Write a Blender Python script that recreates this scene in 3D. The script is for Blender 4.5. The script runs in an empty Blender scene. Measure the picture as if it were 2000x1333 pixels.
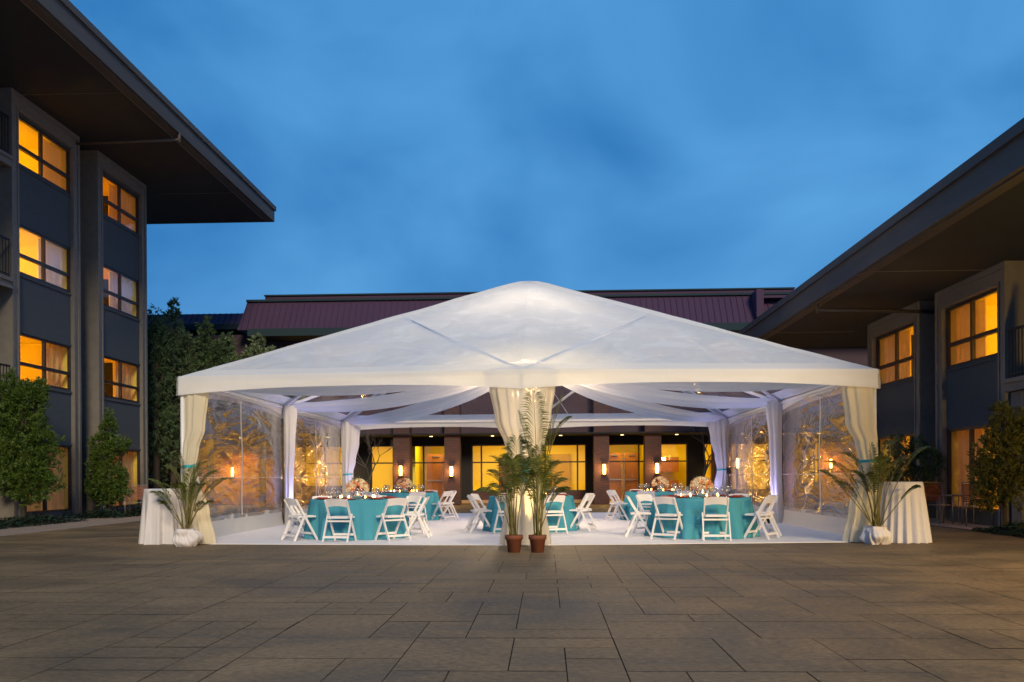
import bpy, math, random
from mathutils import Vector, Matrix, Quaternion, noise
R = math.radians
PI = math.pi
random.seed(7)
scene = bpy.context.scene
col = scene.collection

# ------------------------------------------------------------------ camera numbers (2000 px wide frame)
F, H, YAW, ROLL, HOR = 1690.0, 1.19, R(2.25), R(0.35), 930.6
CY, SY, CR, SR = math.cos(YAW), math.sin(YAW), math.cos(ROLL), math.sin(ROLL)

def ray(px, py):
    a = (px - 1000) / F; b = (HOR - py) / F
    u = a * CR + b * SR; v = -a * SR + b * CR
    return Vector((u * CY - SY, u * SY + CY, v))
def on_y(px, py, Y):
    d = ray(px, py); t = Y / d.y
    return Vector((d.x * t, Y, H + d.z * t))
def on_x(px, py, X):
    d = ray(px, py); t = X / d.x
    return Vector((X, d.y * t, H + d.z * t))
def on_z(px, py, Z=0.0):
    d = ray(px, py); t = (Z - H) / d.z
    return Vector((d.x * t, d.y * t, Z))

# ------------------------------------------------------------------ mesh builder
class MB:
    def __init__(s): s.v = []; s.f = []
    def add(s, vs, fs):
        o = len(s.v); s.v += [tuple(p) for p in vs]; s.f += [tuple(i + o for i in f) for f in fs]; return s
    def box(s, x0, x1, y0, y1, z0, z1):
        if x0 > x1: x0, x1 = x1, x0
        if y0 > y1: y0, y1 = y1, y0
        if z0 > z1: z0, z1 = z1, z0
        vs = [(x0,y0,z0),(x1,y0,z0),(x1,y1,z0),(x0,y1,z0),(x0,y0,z1),(x1,y0,z1),(x1,y1,z1),(x0,y1,z1)]
        return s.add(vs, [(0,3,2,1),(4,5,6,7),(0,1,5,4),(1,2,6,5),(2,3,7,6),(3,0,4,7)])
    def beam(s, p0, p1, w, t, side=(1,0,0)):
        p0 = Vector(p0); p1 = Vector(p1); d = (p1 - p0).normalized(); a = Vector(side)
        a = (a - d * a.dot(d)).normalized(); b = d.cross(a)
        c = [(-.5,-.5),(.5,-.5),(.5,.5),(-.5,.5)]
        vs = [p + a * (w * i) + b * (t * j) for p in (p0, p1) for i, j in c]
        return s.add(vs, [(3,2,1,0),(4,5,6,7),(0,1,5,4),(1,2,6,5),(2,3,7,6),(3,0,4,7)])
    def tube(s, pts, rs, n=8, cap=True):
        pts = [Vector(p) for p in pts]
        if not hasattr(rs, '__len__'): rs = [rs] * len(pts)
        vs = []; a = None
        for i, p in enumerate(pts):
            d = (pts[min(i+1, len(pts)-1)] - pts[max(i-1, 0)])
            d = d.normalized() if d.length > 1e-9 else Vector((0,0,1))
            if a is None: a = d.orthogonal().normalized()
            else:
                a = a - d * a.dot(d); a = a.normalized() if a.length > 1e-6 else d.orthogonal().normalized()
            b = d.cross(a)
            for k in range(n):
                t = 2 * PI * k / n; vs.append(p + (a * math.cos(t) + b * math.sin(t)) * rs[i])
        fs = [(i*n+k, i*n+(k+1)%n, (i+1)*n+(k+1)%n, (i+1)*n+k) for i in range(len(pts)-1) for k in range(n)]
        if cap: fs += [tuple(range(n-1,-1,-1)), tuple((len(pts)-1)*n+k for k in range(n))]
        return s.add(vs, fs)
    def lathe(s, prof, c=(0,0,0), n=16, cap=True):
        vs = [(c[0]+r*math.cos(2*PI*k/n), c[1]+r*math.sin(2*PI*k/n), c[2]+z) for r, z in prof for k in range(n)]
        m = len(prof)
        fs = [(i*n+k, i*n+(k+1)%n, (i+1)*n+(k+1)%n, (i+1)*n+k) for i in range(m-1) for k in range(n)]
        if cap: fs += [tuple(range(n-1,-1,-1)), tuple((m-1)*n+k for k in range(n))]
        return s.add(vs, fs)
    def quad(s, a, b, c, d): return s.add([a,b,c,d], [(0,1,2,3)])
    def grid(s, fn, nu, nv, closed=False):
        vs = [fn(i / (nu if closed else nu), j / nv) for j in range(nv+1) for i in range(nu if closed else nu+1)]
        w = nu if closed else nu+1
        fs = [(j*w+i, j*w+(i+1)%w, (j+1)*w+(i+1)%w, (j+1)*w+i) for j in range(nv) for i in range(nu)]
        return s.add(vs, fs)
    def ico(s, c, r, n=6, m=4):
        prof = [(r*math.sin(PI*(i+.02)/(m+.04)), -r*math.cos(PI*(i+.02)/(m+.04))) for i in range(m+1)]
        return s.lathe(prof, c, n, False)
    def build(s, name, mat, parent=None, smooth=False, loc=None):
        me = bpy.data.meshes.new(name); me.from_pydata(s.v, [], s.f); me.update()
        if smooth:
            me.polygons.foreach_set('use_smooth', [True]*len(me.polygons))
        o = bpy.data.objects.new(name, me); col.objects.link(o)
        if mat: me.materials.append(mat)
        if parent: o.parent = parent
        if loc: o.location = loc
        return o

def tag(o, label=None, cat=None, group=None, kind=None):
    if label: o['label'] = label
    if cat: o['category'] = cat
    if group: o['group'] = group
    if kind: o['kind'] = kind
    return o
def thing(name, label, cat, loc=(0,0,0), rz=0, group=None):
    o = bpy.data.objects.new(name, None); col.objects.link(o); o.location = loc; o.rotation_euler = (0,0,rz)
    o.empty_display_size = .2
    return tag(o, label, cat, group)
def copy_tree(o, parent=None):
    c = o.copy(); col.objects.link(c)
    if parent: c.parent = parent
    for ch in list(o.children): copy_tree(ch, c)
    return c
def place(proto, used, loc, rz, label, group=None):
    o = proto if not used else copy_tree(proto)
    o.location = loc; o.rotation_euler = (0,0,rz); tag(o, label, None, group)
    return o

# ------------------------------------------------------------------ materials
def new_mat(name):
    m = bpy.data.materials.new(name); m.use_nodes = True
    nt = m.node_tree; nt.nodes.clear()
    out = nt.nodes.new('ShaderNodeOutputMaterial')
    return m, nt, out
def N(nt, t, **kw):
    n = nt.nodes.new(t)
    for k, v in kw.items():
        if k in n.inputs: n.inputs[k].default_value = v
        else: setattr(n, k, v)
    return n
def L(nt, a, b): nt.links.new(a, b)
def c4(c): return (c[0], c[1], c[2], 1)

def M(name, c, rough=.6, metal=0, c2=None, scale=3, bump=0, bscale=40, island=0, emis=None, es=1, spec=.5, stretch=None, trans=0):
    m, nt, out = new_mat(name)
    p = N(nt, 'ShaderNodeBsdfPrincipled', Roughness=rough, Metallic=metal)
    p.inputs['Specular IOR Level'].default_value = spec
    p.inputs['Base Color'].default_value = c4(c)
    tc = N(nt, 'ShaderNodeTexCoord')
    vec = tc.outputs['Object']
    if stretch:
        mp = N(nt, 'ShaderNodeMapping'); mp.inputs['Scale'].default_value = stretch
        L(nt, vec, mp.inputs['Vector']); vec = mp.outputs['Vector']
    colout = None
    if c2:
        n = N(nt, 'ShaderNodeTexNoise', Scale=scale, Detail=6.0, Roughness=.6); L(nt, vec, n.inputs['Vector'])
        r = N(nt, 'ShaderNodeValToRGB'); r.color_ramp.elements[0].position = .35; r.color_ramp.elements[1].position = .68
        r.color_ramp.elements[0].color = c4(c); r.color_ramp.elements[1].color = c4(c2)
        L(nt, n.outputs['Fac'], r.inputs['Fac']); colout = r.outputs['Color']
    if island:
        g = N(nt, 'ShaderNodeNewGeometry')
        mr = N(nt, 'ShaderNodeMapRange'); mr.inputs['To Min'].default_value = 1-island; mr.inputs['To Max'].default_value = 1+island
        L(nt, g.outputs['Random Per Island'], mr.inputs['Value'])
        mx = N(nt, 'ShaderNodeVectorMath', operation='SCALE')
        if colout: L(nt, colout, mx.inputs[0])
        else: mx.inputs[0].default_value = c
        L(nt, mr.outputs['Result'], mx.inputs['Scale']); colout = mx.outputs['Vector']
    if colout: L(nt, colout, p.inputs['Base Color'])
    if bump:
        n = N(nt, 'ShaderNodeTexNoise', Scale=bscale, Detail=5.0); L(nt, vec, n.inputs['Vector'])
        b = N(nt, 'ShaderNodeBump', Strength=bump, Distance=.02); L(nt, n.outputs['Fac'], b.inputs['Height']); L(nt, b.outputs['Normal'], p.inputs['Normal'])
    if emis:
        p.inputs['Emission Color'].default_value = c4(emis); p.inputs['Emission Strength'].default_value = es
    res = p.outputs['BSDF']
    if trans:
        t = N(nt, 'ShaderNodeBsdfTranslucent')
        if colout: L(nt, colout, t.inputs['Color'])
        else: t.inputs['Color'].default_value = c4(c)
        mx = N(nt, 'ShaderNodeMixShader', Fac=trans); L(nt, res, mx.inputs[1]); L(nt, t.outputs[0], mx.inputs[2]); res = mx.outputs[0]
    L(nt, res, out.inputs['Surface'])
    return m

def schlick(nt, normal=None):
    # two-sided Fresnel reflectance of a thin sheet
    lw = N(nt, 'ShaderNodeLayerWeight', Blend=.5)
    if normal: L(nt, normal, lw.inputs['Normal'])
    p = N(nt, 'ShaderNodeMath', operation='POWER'); p.inputs[1].default_value = 4.0; L(nt, lw.outputs['Facing'], p.inputs[0])
    a = N(nt, 'ShaderNodeMath', operation='MULTIPLY_ADD'); a.inputs[1].default_value = .93; a.inputs[2].default_value = .07; L(nt, p.outputs[0], a.inputs[0])
    return a

def vinyl(name, lo, hi, gl, crease=0, rough=.08, tint=(.95,.95,.97), haze=(.9,.9,.92), bs=.35, bscale=2.0, stretch=(1,1,1), edge=(.45,.8)):
    m, nt, out = new_mat(name)
    tc = N(nt, 'ShaderNodeTexCoord')
    mp = N(nt, 'ShaderNodeMapping'); mp.inputs['Scale'].default_value = stretch; L(nt, tc.outputs['Object'], mp.inputs['Vector'])
    wr = N(nt, 'ShaderNodeTexNoise', Scale=bscale, Detail=2.5, Roughness=.5, Distortion=1.6); L(nt, mp.outputs[0], wr.inputs['Vector'])
    bp = N(nt, 'ShaderNodeBump', Strength=bs, Distance=.15); L(nt, wr.outputs['Fac'], bp.inputs['Height'])
    lw = N(nt, 'ShaderNodeLayerWeight', Blend=.5)
    mr = N(nt, 'ShaderNodeMapRange'); mr.inputs['From Min'].default_value = edge[0]; mr.inputs['From Max'].default_value = edge[1]
    mr.inputs['To Min'].default_value = lo; mr.inputs['To Max'].default_value = hi
    L(nt, lw.outputs['Facing'], mr.inputs['Value'])
    tr = N(nt, 'ShaderNodeBsdfTransparent'); tr.inputs['Color'].default_value = c4(tint)
    df = N(nt, 'ShaderNodeBsdfDiffuse'); df.inputs['Color'].default_value = c4(haze)
    tl = N(nt, 'ShaderNodeBsdfTranslucent'); tl.inputs['Color'].default_value = c4(haze)
    L(nt, bp.outputs['Normal'], df.inputs['Normal'])
    dm = N(nt, 'ShaderNodeMixShader', Fac=.5); L(nt, df.outputs[0], dm.inputs[1]); L(nt, tl.outputs[0], dm.inputs[2])
    fac = mr.outputs['Result']
    # cloudy / creased patches of the film
    n2 = N(nt, 'ShaderNodeTexNoise', Scale=bscale*1.7, Detail=5.0, Roughness=.6, Distortion=.8); L(nt, mp.outputs[0], n2.inputs['Vector'])
    r2 = N(nt, 'ShaderNodeMapRange'); r2.inputs['From Min'].default_value = .5; r2.inputs['From Max'].default_value = .72
    r2.inputs['To Max'].default_value = crease; L(nt, n2.outputs['Fac'], r2.inputs['Value'])
    ad = N(nt, 'ShaderNodeMath', operation='ADD', use_clamp=True); L(nt, fac, ad.inputs[0]); L(nt, r2.outputs['Result'], ad.inputs[1])
    mx = N(nt, 'ShaderNodeMixShader'); L(nt, ad.outputs[0], mx.inputs[0]); L(nt, tr.outputs[0], mx.inputs[1]); L(nt, dm.outputs[0], mx.inputs[2])
    gs = N(nt, 'ShaderNodeBsdfGlossy', Roughness=rough); gs.inputs['Color'].default_value = (1,1,1,1); L(nt, bp.outputs['Normal'], gs.inputs['Normal'])
    fr = schlick(nt, bp.outputs['Normal'])
    gm = N(nt, 'ShaderNodeMath', operation='MULTIPLY', use_clamp=True); gm.inputs[1].default_value = gl; L(nt, fr.outputs[0], gm.inputs[0])
    m2 = N(nt, 'ShaderNodeMixShader'); L(nt, gm.outputs[0], m2.inputs[0]); L(nt, mx.outputs[0], m2.inputs[1]); L(nt, gs.outputs[0], m2.inputs[2])
    L(nt, m2.outputs[0], out.inputs['Surface'])
    return m

def cloth(name, c, trans=.35, see=0.0, bump=.15, bscale=25):
    m, nt, out = new_mat(name)
    tc = N(nt, 'ShaderNodeTexCoord')
    n = N(nt, 'ShaderNodeTexNoise', Scale=bscale, Detail=4.0); L(nt, tc.outputs['Object'], n.inputs['Vector'])
    b = N(nt, 'ShaderNodeBump', Strength=bump, Distance=.03); L(nt, n.outputs['Fac'], b.inputs['Height'])
    d = N(nt, 'ShaderNodeBsdfDiffuse'); t = N(nt, 'ShaderNodeBsdfTranslucent')
    for k in (d, t): k.inputs['Color'].default_value = c4(c); L(nt, b.outputs['Normal'], k.inputs['Normal'])
    mx = N(nt, 'ShaderNodeMixShader', Fac=trans); L(nt, d.outputs[0], mx.inputs[1]); L(nt, t.outputs[0], mx.inputs[2]); res = mx.outputs[0]
    if see:
        tr = N(nt, 'ShaderNodeBsdfTransparent'); m2 = N(nt, 'ShaderNodeMixShader', Fac=see)
        L(nt, res, m2.inputs[1]); L(nt, tr.outputs[0], m2.inputs[2]); res = m2.outputs[0]
    L(nt, res, out.inputs['Surface'])
    return m

def glass(name, rough=.02, gl=1.0, tint=(.95,.95,.95)):
    m, nt, out = new_mat(name)
    tr = N(nt, 'ShaderNodeBsdfTransparent'); tr.inputs['Color'].default_value = c4(tint)
    gs = N(nt, 'ShaderNodeBsdfGlossy', Roughness=rough)
    fr = schlick(nt)
    g = N(nt, 'ShaderNodeMath', operation='MULTIPLY', use_clamp=True); g.inputs[1].default_value = gl; L(nt, fr.outputs[0], g.inputs[0])
    mx = N(nt, 'ShaderNodeMixShader'); L(nt, g.outputs[0], mx.inputs[0]); L(nt, tr.outputs[0], mx.inputs[1]); L(nt, gs.outputs[0], mx.inputs[2])
    L(nt, mx.outputs[0], out.inputs['Surface'])
    return m

def emit(name, c, s):
    m, nt, out = new_mat(name)
    e = N(nt, 'ShaderNodeEmission', Strength=s); e.inputs['Color'].default_value = c4(c); L(nt, e.outputs[0], out.inputs['Surface'])
    return m

def brick_mat(name, c1, c2, mortar, axis='XZ', scale=4.0):
    m, nt, out = new_mat(name)
    tc = N(nt, 'ShaderNodeTexCoord'); sp = N(nt, 'ShaderNodeSeparateXYZ'); cb = N(nt, 'ShaderNodeCombineXYZ')
    L(nt, tc.outputs['Object'], sp.inputs[0])
    ad = N(nt, 'ShaderNodeMath', operation='ADD'); L(nt, sp.outputs['X'], ad.inputs[0]); L(nt, sp.outputs['Y'], ad.inputs[1])
    L(nt, ad.outputs[0], cb.inputs[0]); L(nt, sp.outputs['Z'], cb.inputs[1])
    b = N(nt, 'ShaderNodeTexBrick', Scale=scale); b.inputs['Color1'].default_value = c4(c1); b.inputs['Color2'].default_value = c4(c2)
    b.inputs['Mortar'].default_value = c4(mortar); b.inputs['Mortar Size'].default_value = .03
    b.inputs['Brick Width'].default_value = .9; b.inputs['Row Height'].default_value = .32
    L(nt, cb.outputs[0], b.inputs['Vector'])
    p = N(nt, 'ShaderNodeBsdfPrincipled', Roughness=.75); L(nt, b.outputs['Color'], p.inputs['Base Color'])
    bp = N(nt, 'ShaderNodeBump', Strength=.5, Distance=.01); bp.invert = True; L(nt, b.outputs['Fac'], bp.inputs['Height']); L(nt, bp.outputs['Normal'], p.inputs['Normal'])
    L(nt, p.outputs[0], out.inputs['Surface'])
    return m

def slab_mat():
    m, nt, out = new_mat('stamped_concrete')
    tc = N(nt, 'ShaderNodeTexCoord')
    big = N(nt, 'ShaderNodeTexNoise', Scale=.6, Detail=7.0, Roughness=.68, Distortion=.8)
    mp = N(nt, 'ShaderNodeMapping'); mp.inputs['Scale'].default_value = (.8, 1.2, 1)
    L(nt, tc.outputs['Object'], mp.inputs['Vector']); L(nt, mp.outputs[0], big.inputs['Vector'])
    r = N(nt, 'ShaderNodeValToRGB'); e = r.color_ramp.elements
    e[0].position = .36; e[0].color = (.125,.091,.052,1); e[1].position = .66; e[1].color = (.250,.170,.090,1)
    k = e.new(.5); k.color = (.185,.128,.068,1)
    L(nt, big.outputs['Fac'], r.inputs['Fac'])
    fine = N(nt, 'ShaderNodeTexNoise', Scale=26.0, Detail=6.0, Roughness=.7)
    mp2 = N(nt, 'ShaderNodeMapping'); mp2.inputs['Scale'].default_value = (.6, 1.2, 1)
    L(nt, tc.outputs['Object'], mp2.inputs['Vector']); L(nt, mp2.outputs[0], fine.inputs['Vector'])
    fr = N(nt, 'ShaderNodeMapRange'); fr.inputs['From Min'].default_value=.3; fr.inputs['From Max'].default_value=.7; fr.inputs['To Min'].default_value = .62; fr.inputs['To Max'].default_value = 1.36
    L(nt, fine.outputs['Fac'], fr.inputs['Value'])
    g = N(nt, 'ShaderNodeNewGeometry'); gr = N(nt, 'ShaderNodeMapRange'); gr.inputs['To Min'].default_value = .93; gr.inputs['To Max'].default_value = 1.07
    L(nt, g.outputs['Random Per Island'], gr.inputs['Value'])
    mu = N(nt, 'ShaderNodeMath', operation='MULTIPLY'); L(nt, fr.outputs['Result'], mu.inputs[0]); L(nt, gr.outputs['Result'], mu.inputs[1])
    sc = N(nt, 'ShaderNodeVectorMath', operation='SCALE'); L(nt, r.outputs['Color'], sc.inputs[0]); L(nt, mu.outputs[0], sc.inputs['Scale'])
    p = N(nt, 'ShaderNodeBsdfPrincipled'); L(nt, sc.outputs['Vector'], p.inputs['Base Color'])
    rr = N(nt, 'ShaderNodeMapRange'); rr.inputs['From Min'].default_value=.3; rr.inputs['From Max'].default_value=.7; rr.inputs['To Min'].default_value = .5; rr.inputs['To Max'].default_value = .8
    L(nt, big.outputs['Fac'], rr.inputs['Value']); L(nt, rr.outputs['Result'], p.inputs['Roughness'])
    p.inputs['Specular IOR Level'].default_value = .25
    mixh = N(nt, 'ShaderNodeMath', operation='ADD'); L(nt, fine.outputs['Fac'], mixh.inputs[0]); L(nt, big.outputs['Fac'], mixh.inputs[1])
    b = N(nt, 'ShaderNodeBump', Strength=.5, Distance=.012); L(nt, mixh.outputs[0], b.inputs['Height']); L(nt, b.outputs['Normal'], p.inputs['Normal'])
    L(nt, p.outputs[0], out.inputs['Surface'])
    return m

MT = dict(
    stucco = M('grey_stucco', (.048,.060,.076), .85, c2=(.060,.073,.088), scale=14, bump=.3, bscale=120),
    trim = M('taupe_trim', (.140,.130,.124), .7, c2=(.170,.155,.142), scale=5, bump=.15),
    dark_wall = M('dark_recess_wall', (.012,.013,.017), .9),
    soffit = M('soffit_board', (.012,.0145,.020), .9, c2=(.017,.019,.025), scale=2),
    fascia = M('fascia_metal', (.060,.055,.054), .65, spec=.2, c2=(.082,.074,.070), scale=.8, stretch=(1,.3,3)),
    frame = M('window_frame_metal', (.022,.018,.022), .45),
    pane = glass('window_glass', .01, .8),
    room = M('room_plaster', (.90,.74,.13), .8),
    curtain = cloth('room_curtain', (.74,.60,.30), .28),
    sky_reflect_curtain = cloth('sky_reflection_curtain', (.84,.84,.95), .10),  # room curtain with the sky's reflection in the pane painted into its colour
    wood = M('warm_wood', (.30,.11,.035), .5, c2=(.24,.085,.025), scale=3),
    shade = emit('lit_lamp_shade', (1,.62,.15), 3.0),
    rail = M('black_rail', (.02,.02,.022), .5, metal=.5),
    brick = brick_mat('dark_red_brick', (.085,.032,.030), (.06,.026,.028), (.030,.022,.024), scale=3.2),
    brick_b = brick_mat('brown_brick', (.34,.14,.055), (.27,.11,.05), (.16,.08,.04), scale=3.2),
    maroon = None,
    gutter = M('teal_gutter', (.022,.040,.052), .8, spec=.1),
    vroof = vinyl('clear_roof_vinyl', .02, .04, .30, .06, bs=.25, bscale=1.1, haze=(.62,.62,.72), edge=(.45,.9)),
    vfront = vinyl('sunlit_milky_vinyl', .80, .90, .16, .14, bs=.40, bscale=.9, haze=(.84,.90,.97), edge=(.3,.8)),  # same vinyl as the other roof faces, sunlit milkiness put into its haze
    vside = vinyl('clear_wall_vinyl', .03, .07, 1.5, .05, rough=.20, bs=.34, bscale=1.0, stretch=(1,.8,2.4), tint=(.80,.76,.74), haze=(.5,.46,.6), edge=(.4,.9)),
    vbunch = vinyl('bunched_vinyl', .10, .35, 2.2, .3, bs=.9, bscale=4, stretch=(3,3,.6)),
    white = cloth('white_tent_fabric', (.85,.85,.85), .40, 0, .35, 3.0),
    tube = M('white_aluminium', (.70,.70,.74), .4, spec=.5),
    drape = cloth('white_drape', (.88,.86,.86), .45, .04, .1),
    sheer = cloth('sheer_drape', (.90,.84,.74), .55, .26, .1),
    ivory = cloth('ivory_drape', (.86,.80,.66), .45, .05, .1),
    teal = cloth('teal_linen', (.085,.36,.48), .15, 0, .2, 30),
    ribbon = M('teal_ribbon', (.02,.36,.40), .35),
    linen = cloth('white_linen', (.80,.77,.80), .2, 0, .3, 8),
    carpet = M('white_carpet', (.90,.88,.92), .95, c2=(.84,.81,.87), scale=9, bump=.6, bscale=160),
    chair = M('white_resin', (.84,.80,.80), .4, spec=.4),
    concrete = M('pale_path_concrete', (.26,.20,.165), .85, c2=(.32,.25,.205), scale=2.5, bump=.3, bscale=60),
    joint = M('dark_joint', (.050,.040,.028), .95, c2=(.022,.019,.014), scale=1.1),
    earth = M('far_ground', (.07,.055,.045), .9, c2=(.10,.075,.06), scale=1.2),
    terracotta = M('terracotta', (.16,.045,.022), .75, c2=(.20,.065,.032), scale=8),
    soil = M('potting_soil', (.02,.013,.008), .95),
    palm = M('palm_leaf', (.125,.145,.028), .5, island=.45, trans=.25),
    palm_stem = M('palm_stem', (.20,.17,.045), .6, c2=(.10,.09,.02), scale=14),
    podo = M('narrow_leaf', (.065,.115,.014), .55, island=.5, trans=.2),
    dark_leaf = M('dark_leaf', (.065,.11,.042), .6, island=.55, trans=.12),
    pale_leaf = M('silvery_leaf', (.12,.165,.08), .55, island=.6, trans=.15),
    olive = M('olive_leaf', (.10,.105,.016), .6, island=.5, trans=.2),
    ivy = M('ivy_leaf', (.020,.045,.028), .5, island=.6, trans=.1),
    bark = M('brown_bark', (.085,.065,.05), .9, c2=(.05,.04,.03), scale=12, bump=.4),
    bare = M('grey_twig_bark', (.10,.085,.08), .9),
    vase = M('silver_vase', (.6,.6,.65), .25, metal=.8),
    cream = M('cream_rose', (.80,.68,.48), .7, island=.18, trans=.2),
    orange = M('orange_rose', (.66,.24,.12), .7, island=.4, trans=.15),
    charger = M('red_charger', (.35,.045,.02), .35, c2=(.22,.03,.02), scale=20),
    napkin = M('pale_napkin', (.75,.70,.72), .8),
    stem_glass = glass('wine_glass', .03, 3.0, (.9,.92,.96)),
    votive = glass('votive_glass', .1, 1.5, (1,.75,.6)),
    flame = emit('candle_flame', (1,.55,.18), 22.0),
    bulb = emit('chandelier_bulb', (1,.74,.36), 22.0),
    crystal = glass('crystal', .05, 4.0, (.98,.96,.92)),
    brass = M('brass', (.55,.36,.12), .3, metal=1),
    sconce = emit('sconce_tube', (1,.58,.16), 16.0),
    sconce_metal = M('sconce_metal', (.12,.07,.03), .4, metal=.6),
    downlight = emit('downlight', (1,.75,.3), 6.0),
    black = M('black_plastic', (.012,.012,.014), .5),
    uplens = emit('uplight_lens', (.55,.5,1), 12.0),
    patio = M('patio_metal', (.22,.21,.22), .4, metal=.6),
    slat = M('patio_slat', (.20,.055,.03), .55),
    lobby = M('lobby_plaster', (.88,.74,.11), .8),
    door = M('brown_door', (.30,.115,.03), .45, c2=(.25,.095,.025), scale=1.5, stretch=(6,6,.5)),
    steel = M('push_bar_steel', (.75,.6,.4), .25, metal=.9),
    pipe = M('drain_pipe', (.055,.045,.042), .6),
    artwork = M('framed_print', (.35,.22,.12), .6, c2=(.12,.10,.08), scale=2.5),
)
def maroon_mat():
    m, nt, out = new_mat('maroon_standing_seam')
    tc = N(nt, 'ShaderNodeTexCoord'); sp = N(nt, 'ShaderNodeSeparateXYZ'); L(nt, tc.outputs['Object'], sp.inputs[0])
    n = N(nt, 'ShaderNodeTexNoise', Scale=.6, Detail=3.0); L(nt, tc.outputs['Object'], n.inputs['Vector'])
    r = N(nt, 'ShaderNodeValToRGB'); r.color_ramp.elements[0].color = (.052,.030,.066,1); r.color_ramp.elements[1].color = (.066,.038,.080,1)
    L(nt, n.outputs['Fac'], r.inputs['Fac'])
    p = N(nt, 'ShaderNodeBsdfPrincipled', Roughness=.7); p.inputs['Specular IOR Level'].default_value = .15; L(nt, r.outputs['Color'], p.inputs['Base Color']); L(nt, p.outputs[0], out.inputs['Surface'])
    return m
MT['maroon'] = maroon_mat()

# ------------------------------------------------------------------ ground
XL, XR = -6.55, 5.75
XC = (XL + XR) / 2
YF, YM, YB, YFM = 15.26, 21.40, 27.6, 14.72
EZ = 3.0; APZ = 6.08

g = MB().box(-70, 70, -12, 120, -.30, -.02); tag(g.build('ground', MT['earth']), 'brown ground beyond the courtyard', kind='structure')
PX0, PX1 = -11.4, 9.0
for sx, (a, b) in (('left', (-15.6, PX0)), ('right', (PX1, 12.0))):
    w = MB()
    y = 1.0
    while y < 36:
        w.box(a, b, y, y + 2.96, -.018, .004); y += 3.0
    o = w.build('path', MT['concrete']); tag(o, 'pale concrete path along the %s building' % sx, kind='structure')
jb = MB().box(PX0, PX1, .5, 36.2, -.018, -.010); tag(jb.build('pavement_bed', MT['joint']), kind='structure')
# random ashlar slabs
def ashlar():
    mb = MB(); cs = .36; nx = int((PX1 - PX0) / cs); ny = int((36.0 - .6) / cs)
    used = [[False] * ny for _ in range(nx)]
    rnd = random.Random(3)
    sizes = [(3,2),(2,2),(2,1),(2,1),(3,1),(1,1),(1,2),(2,2),(2,3),(3,2)]
    for j in range(ny):
        for i in range(nx):
            if used[i][j]: continue
            ch = sizes[:]; rnd.shuffle(ch)
            for (a, b) in ch + [(1,1)]:
                if i + a <= nx and j + b <= ny and all(not used[i+p][j+q] for p in range(a) for q in range(b)): break
            for p in range(a):
                for q in range(b): used[i+p][j+q] = True
            gx = .0024 + rnd.random() * .001; gy = .0038 + rnd.random() * .002
            if rnd.random() < .04: gx = .007
            if rnd.random() < .25: gx = .0018; gy = .002
            x0 = PX0 + i * cs + gx; x1 = PX0 + (i + a) * cs - gx; y0 = .6 + j * cs + gy; y1 = .6 + (j + b) * cs - gy
            e = .0012; z = rnd.uniform(-.0008, .0008)
            vs = [(x0,y0,-.008),(x1,y0,-.008),(x1,y1,-.008),(x0,y1,-.008),(x0+e,y0+e,z),(x1-e,y0+e,z),(x1-e,y1-e,z),(x0+e,y1-e,z)]
            mb.add(vs[4:], [(0,1,2,3)])
    return mb
tag(ashlar().build('pavement', slab_mat()), 'brown stamped concrete paving laid in uneven rectangles', kind='structure')

# carpet inside the tent
cp = MB()
NF = 24
def front_y(x):
    t = abs(x - XC) / (XR - XC); return YFM + (YF - YFM) * min(1, t)
xs = [XL - .02 + (XR - XL + .04) * i / NF for i in range(NF + 1)]
for i in range(NF):
    a, b = xs[i], xs[i+1]; ya, yb = front_y(a) + .06 - .012*math.sin(i*1.7), front_y(b) + .06 - .012*math.sin((i+1)*1.7)
    cp.add([(a,ya,.003),(b,yb,.003),(b,yb,.016),(a,ya,.016),(a,YB+.1,.016),(b,YB+.1,.016),(b,YB+.1,.003),(a,YB+.1,.003)], [(0,1,2,3),(3,2,5,4),(4,5,6,7)])
tag(cp.build('carpet', MT['carpet']), 'white carpet covering the floor of the clear tent', 'carpet')

# ------------------------------------------------------------------ tent
tent = thing('frame_tent', 'clear vinyl frame tent with white valance and peaked roof in the courtyard', 'tent', (XC, YM, 0))
def T(mb, name, mat, smooth=False, parent=tent):
    ox, oy = XC, YM
    mb.v = [(x - ox, y - oy, z) for x, y, z in mb.v]
    return mb.build(name, mat, parent, smooth)
FL, FR = Vector((XL,YF,EZ)), Vector((XR,YF,EZ)); BL, BR = Vector((XL,YB,EZ)), Vector((XR,YB,EZ))
FM, BM = Vector((XC,YFM,EZ)), Vector((XC,YB,EZ)); ML, MR = Vector((XL,YM,EZ)), Vector((XR,YM,EZ))
AP = Vector((XC,YM,APZ))
def lift(t):
    # rounded peak
    return -.07 * max(0, 1 - t / .07) ** 2
def roof_pt(e0, e1, s, t, sag=.05, up=0):
    e = e0.lerp(e1, s); p = AP.lerp(e, t)
    w = math.sin(PI * t) * math.sin(PI * s)
    z = p.z + lift(t) - sag * w + up + .030 * noise.noise((p.x*1.3, p.y*1.3, 3.0)) * math.sin(PI*t) + .012*math.sin(s*44)*max(0,math.sin(PI*t))**2*abs(2*s-1)**1.5
    return Vector((p.x, p.y, z))
for nm, edges in (('f', (FL, FM, FR)), ('r', (FR, MR, BR)), ('b', (BR, BM, BL)), ('l', (BL, ML, FL))):
    mb = MB()
    for e0, e1 in zip(edges[:-1], edges[1:]):
        mb.grid(lambda s, t, e0=e0, e1=e1: roof_pt(e0, e1, s, t), 16, 26)
    T(mb, 'roof_panel', MT['vfront' if nm == 'f' else 'vroof'], True)
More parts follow.
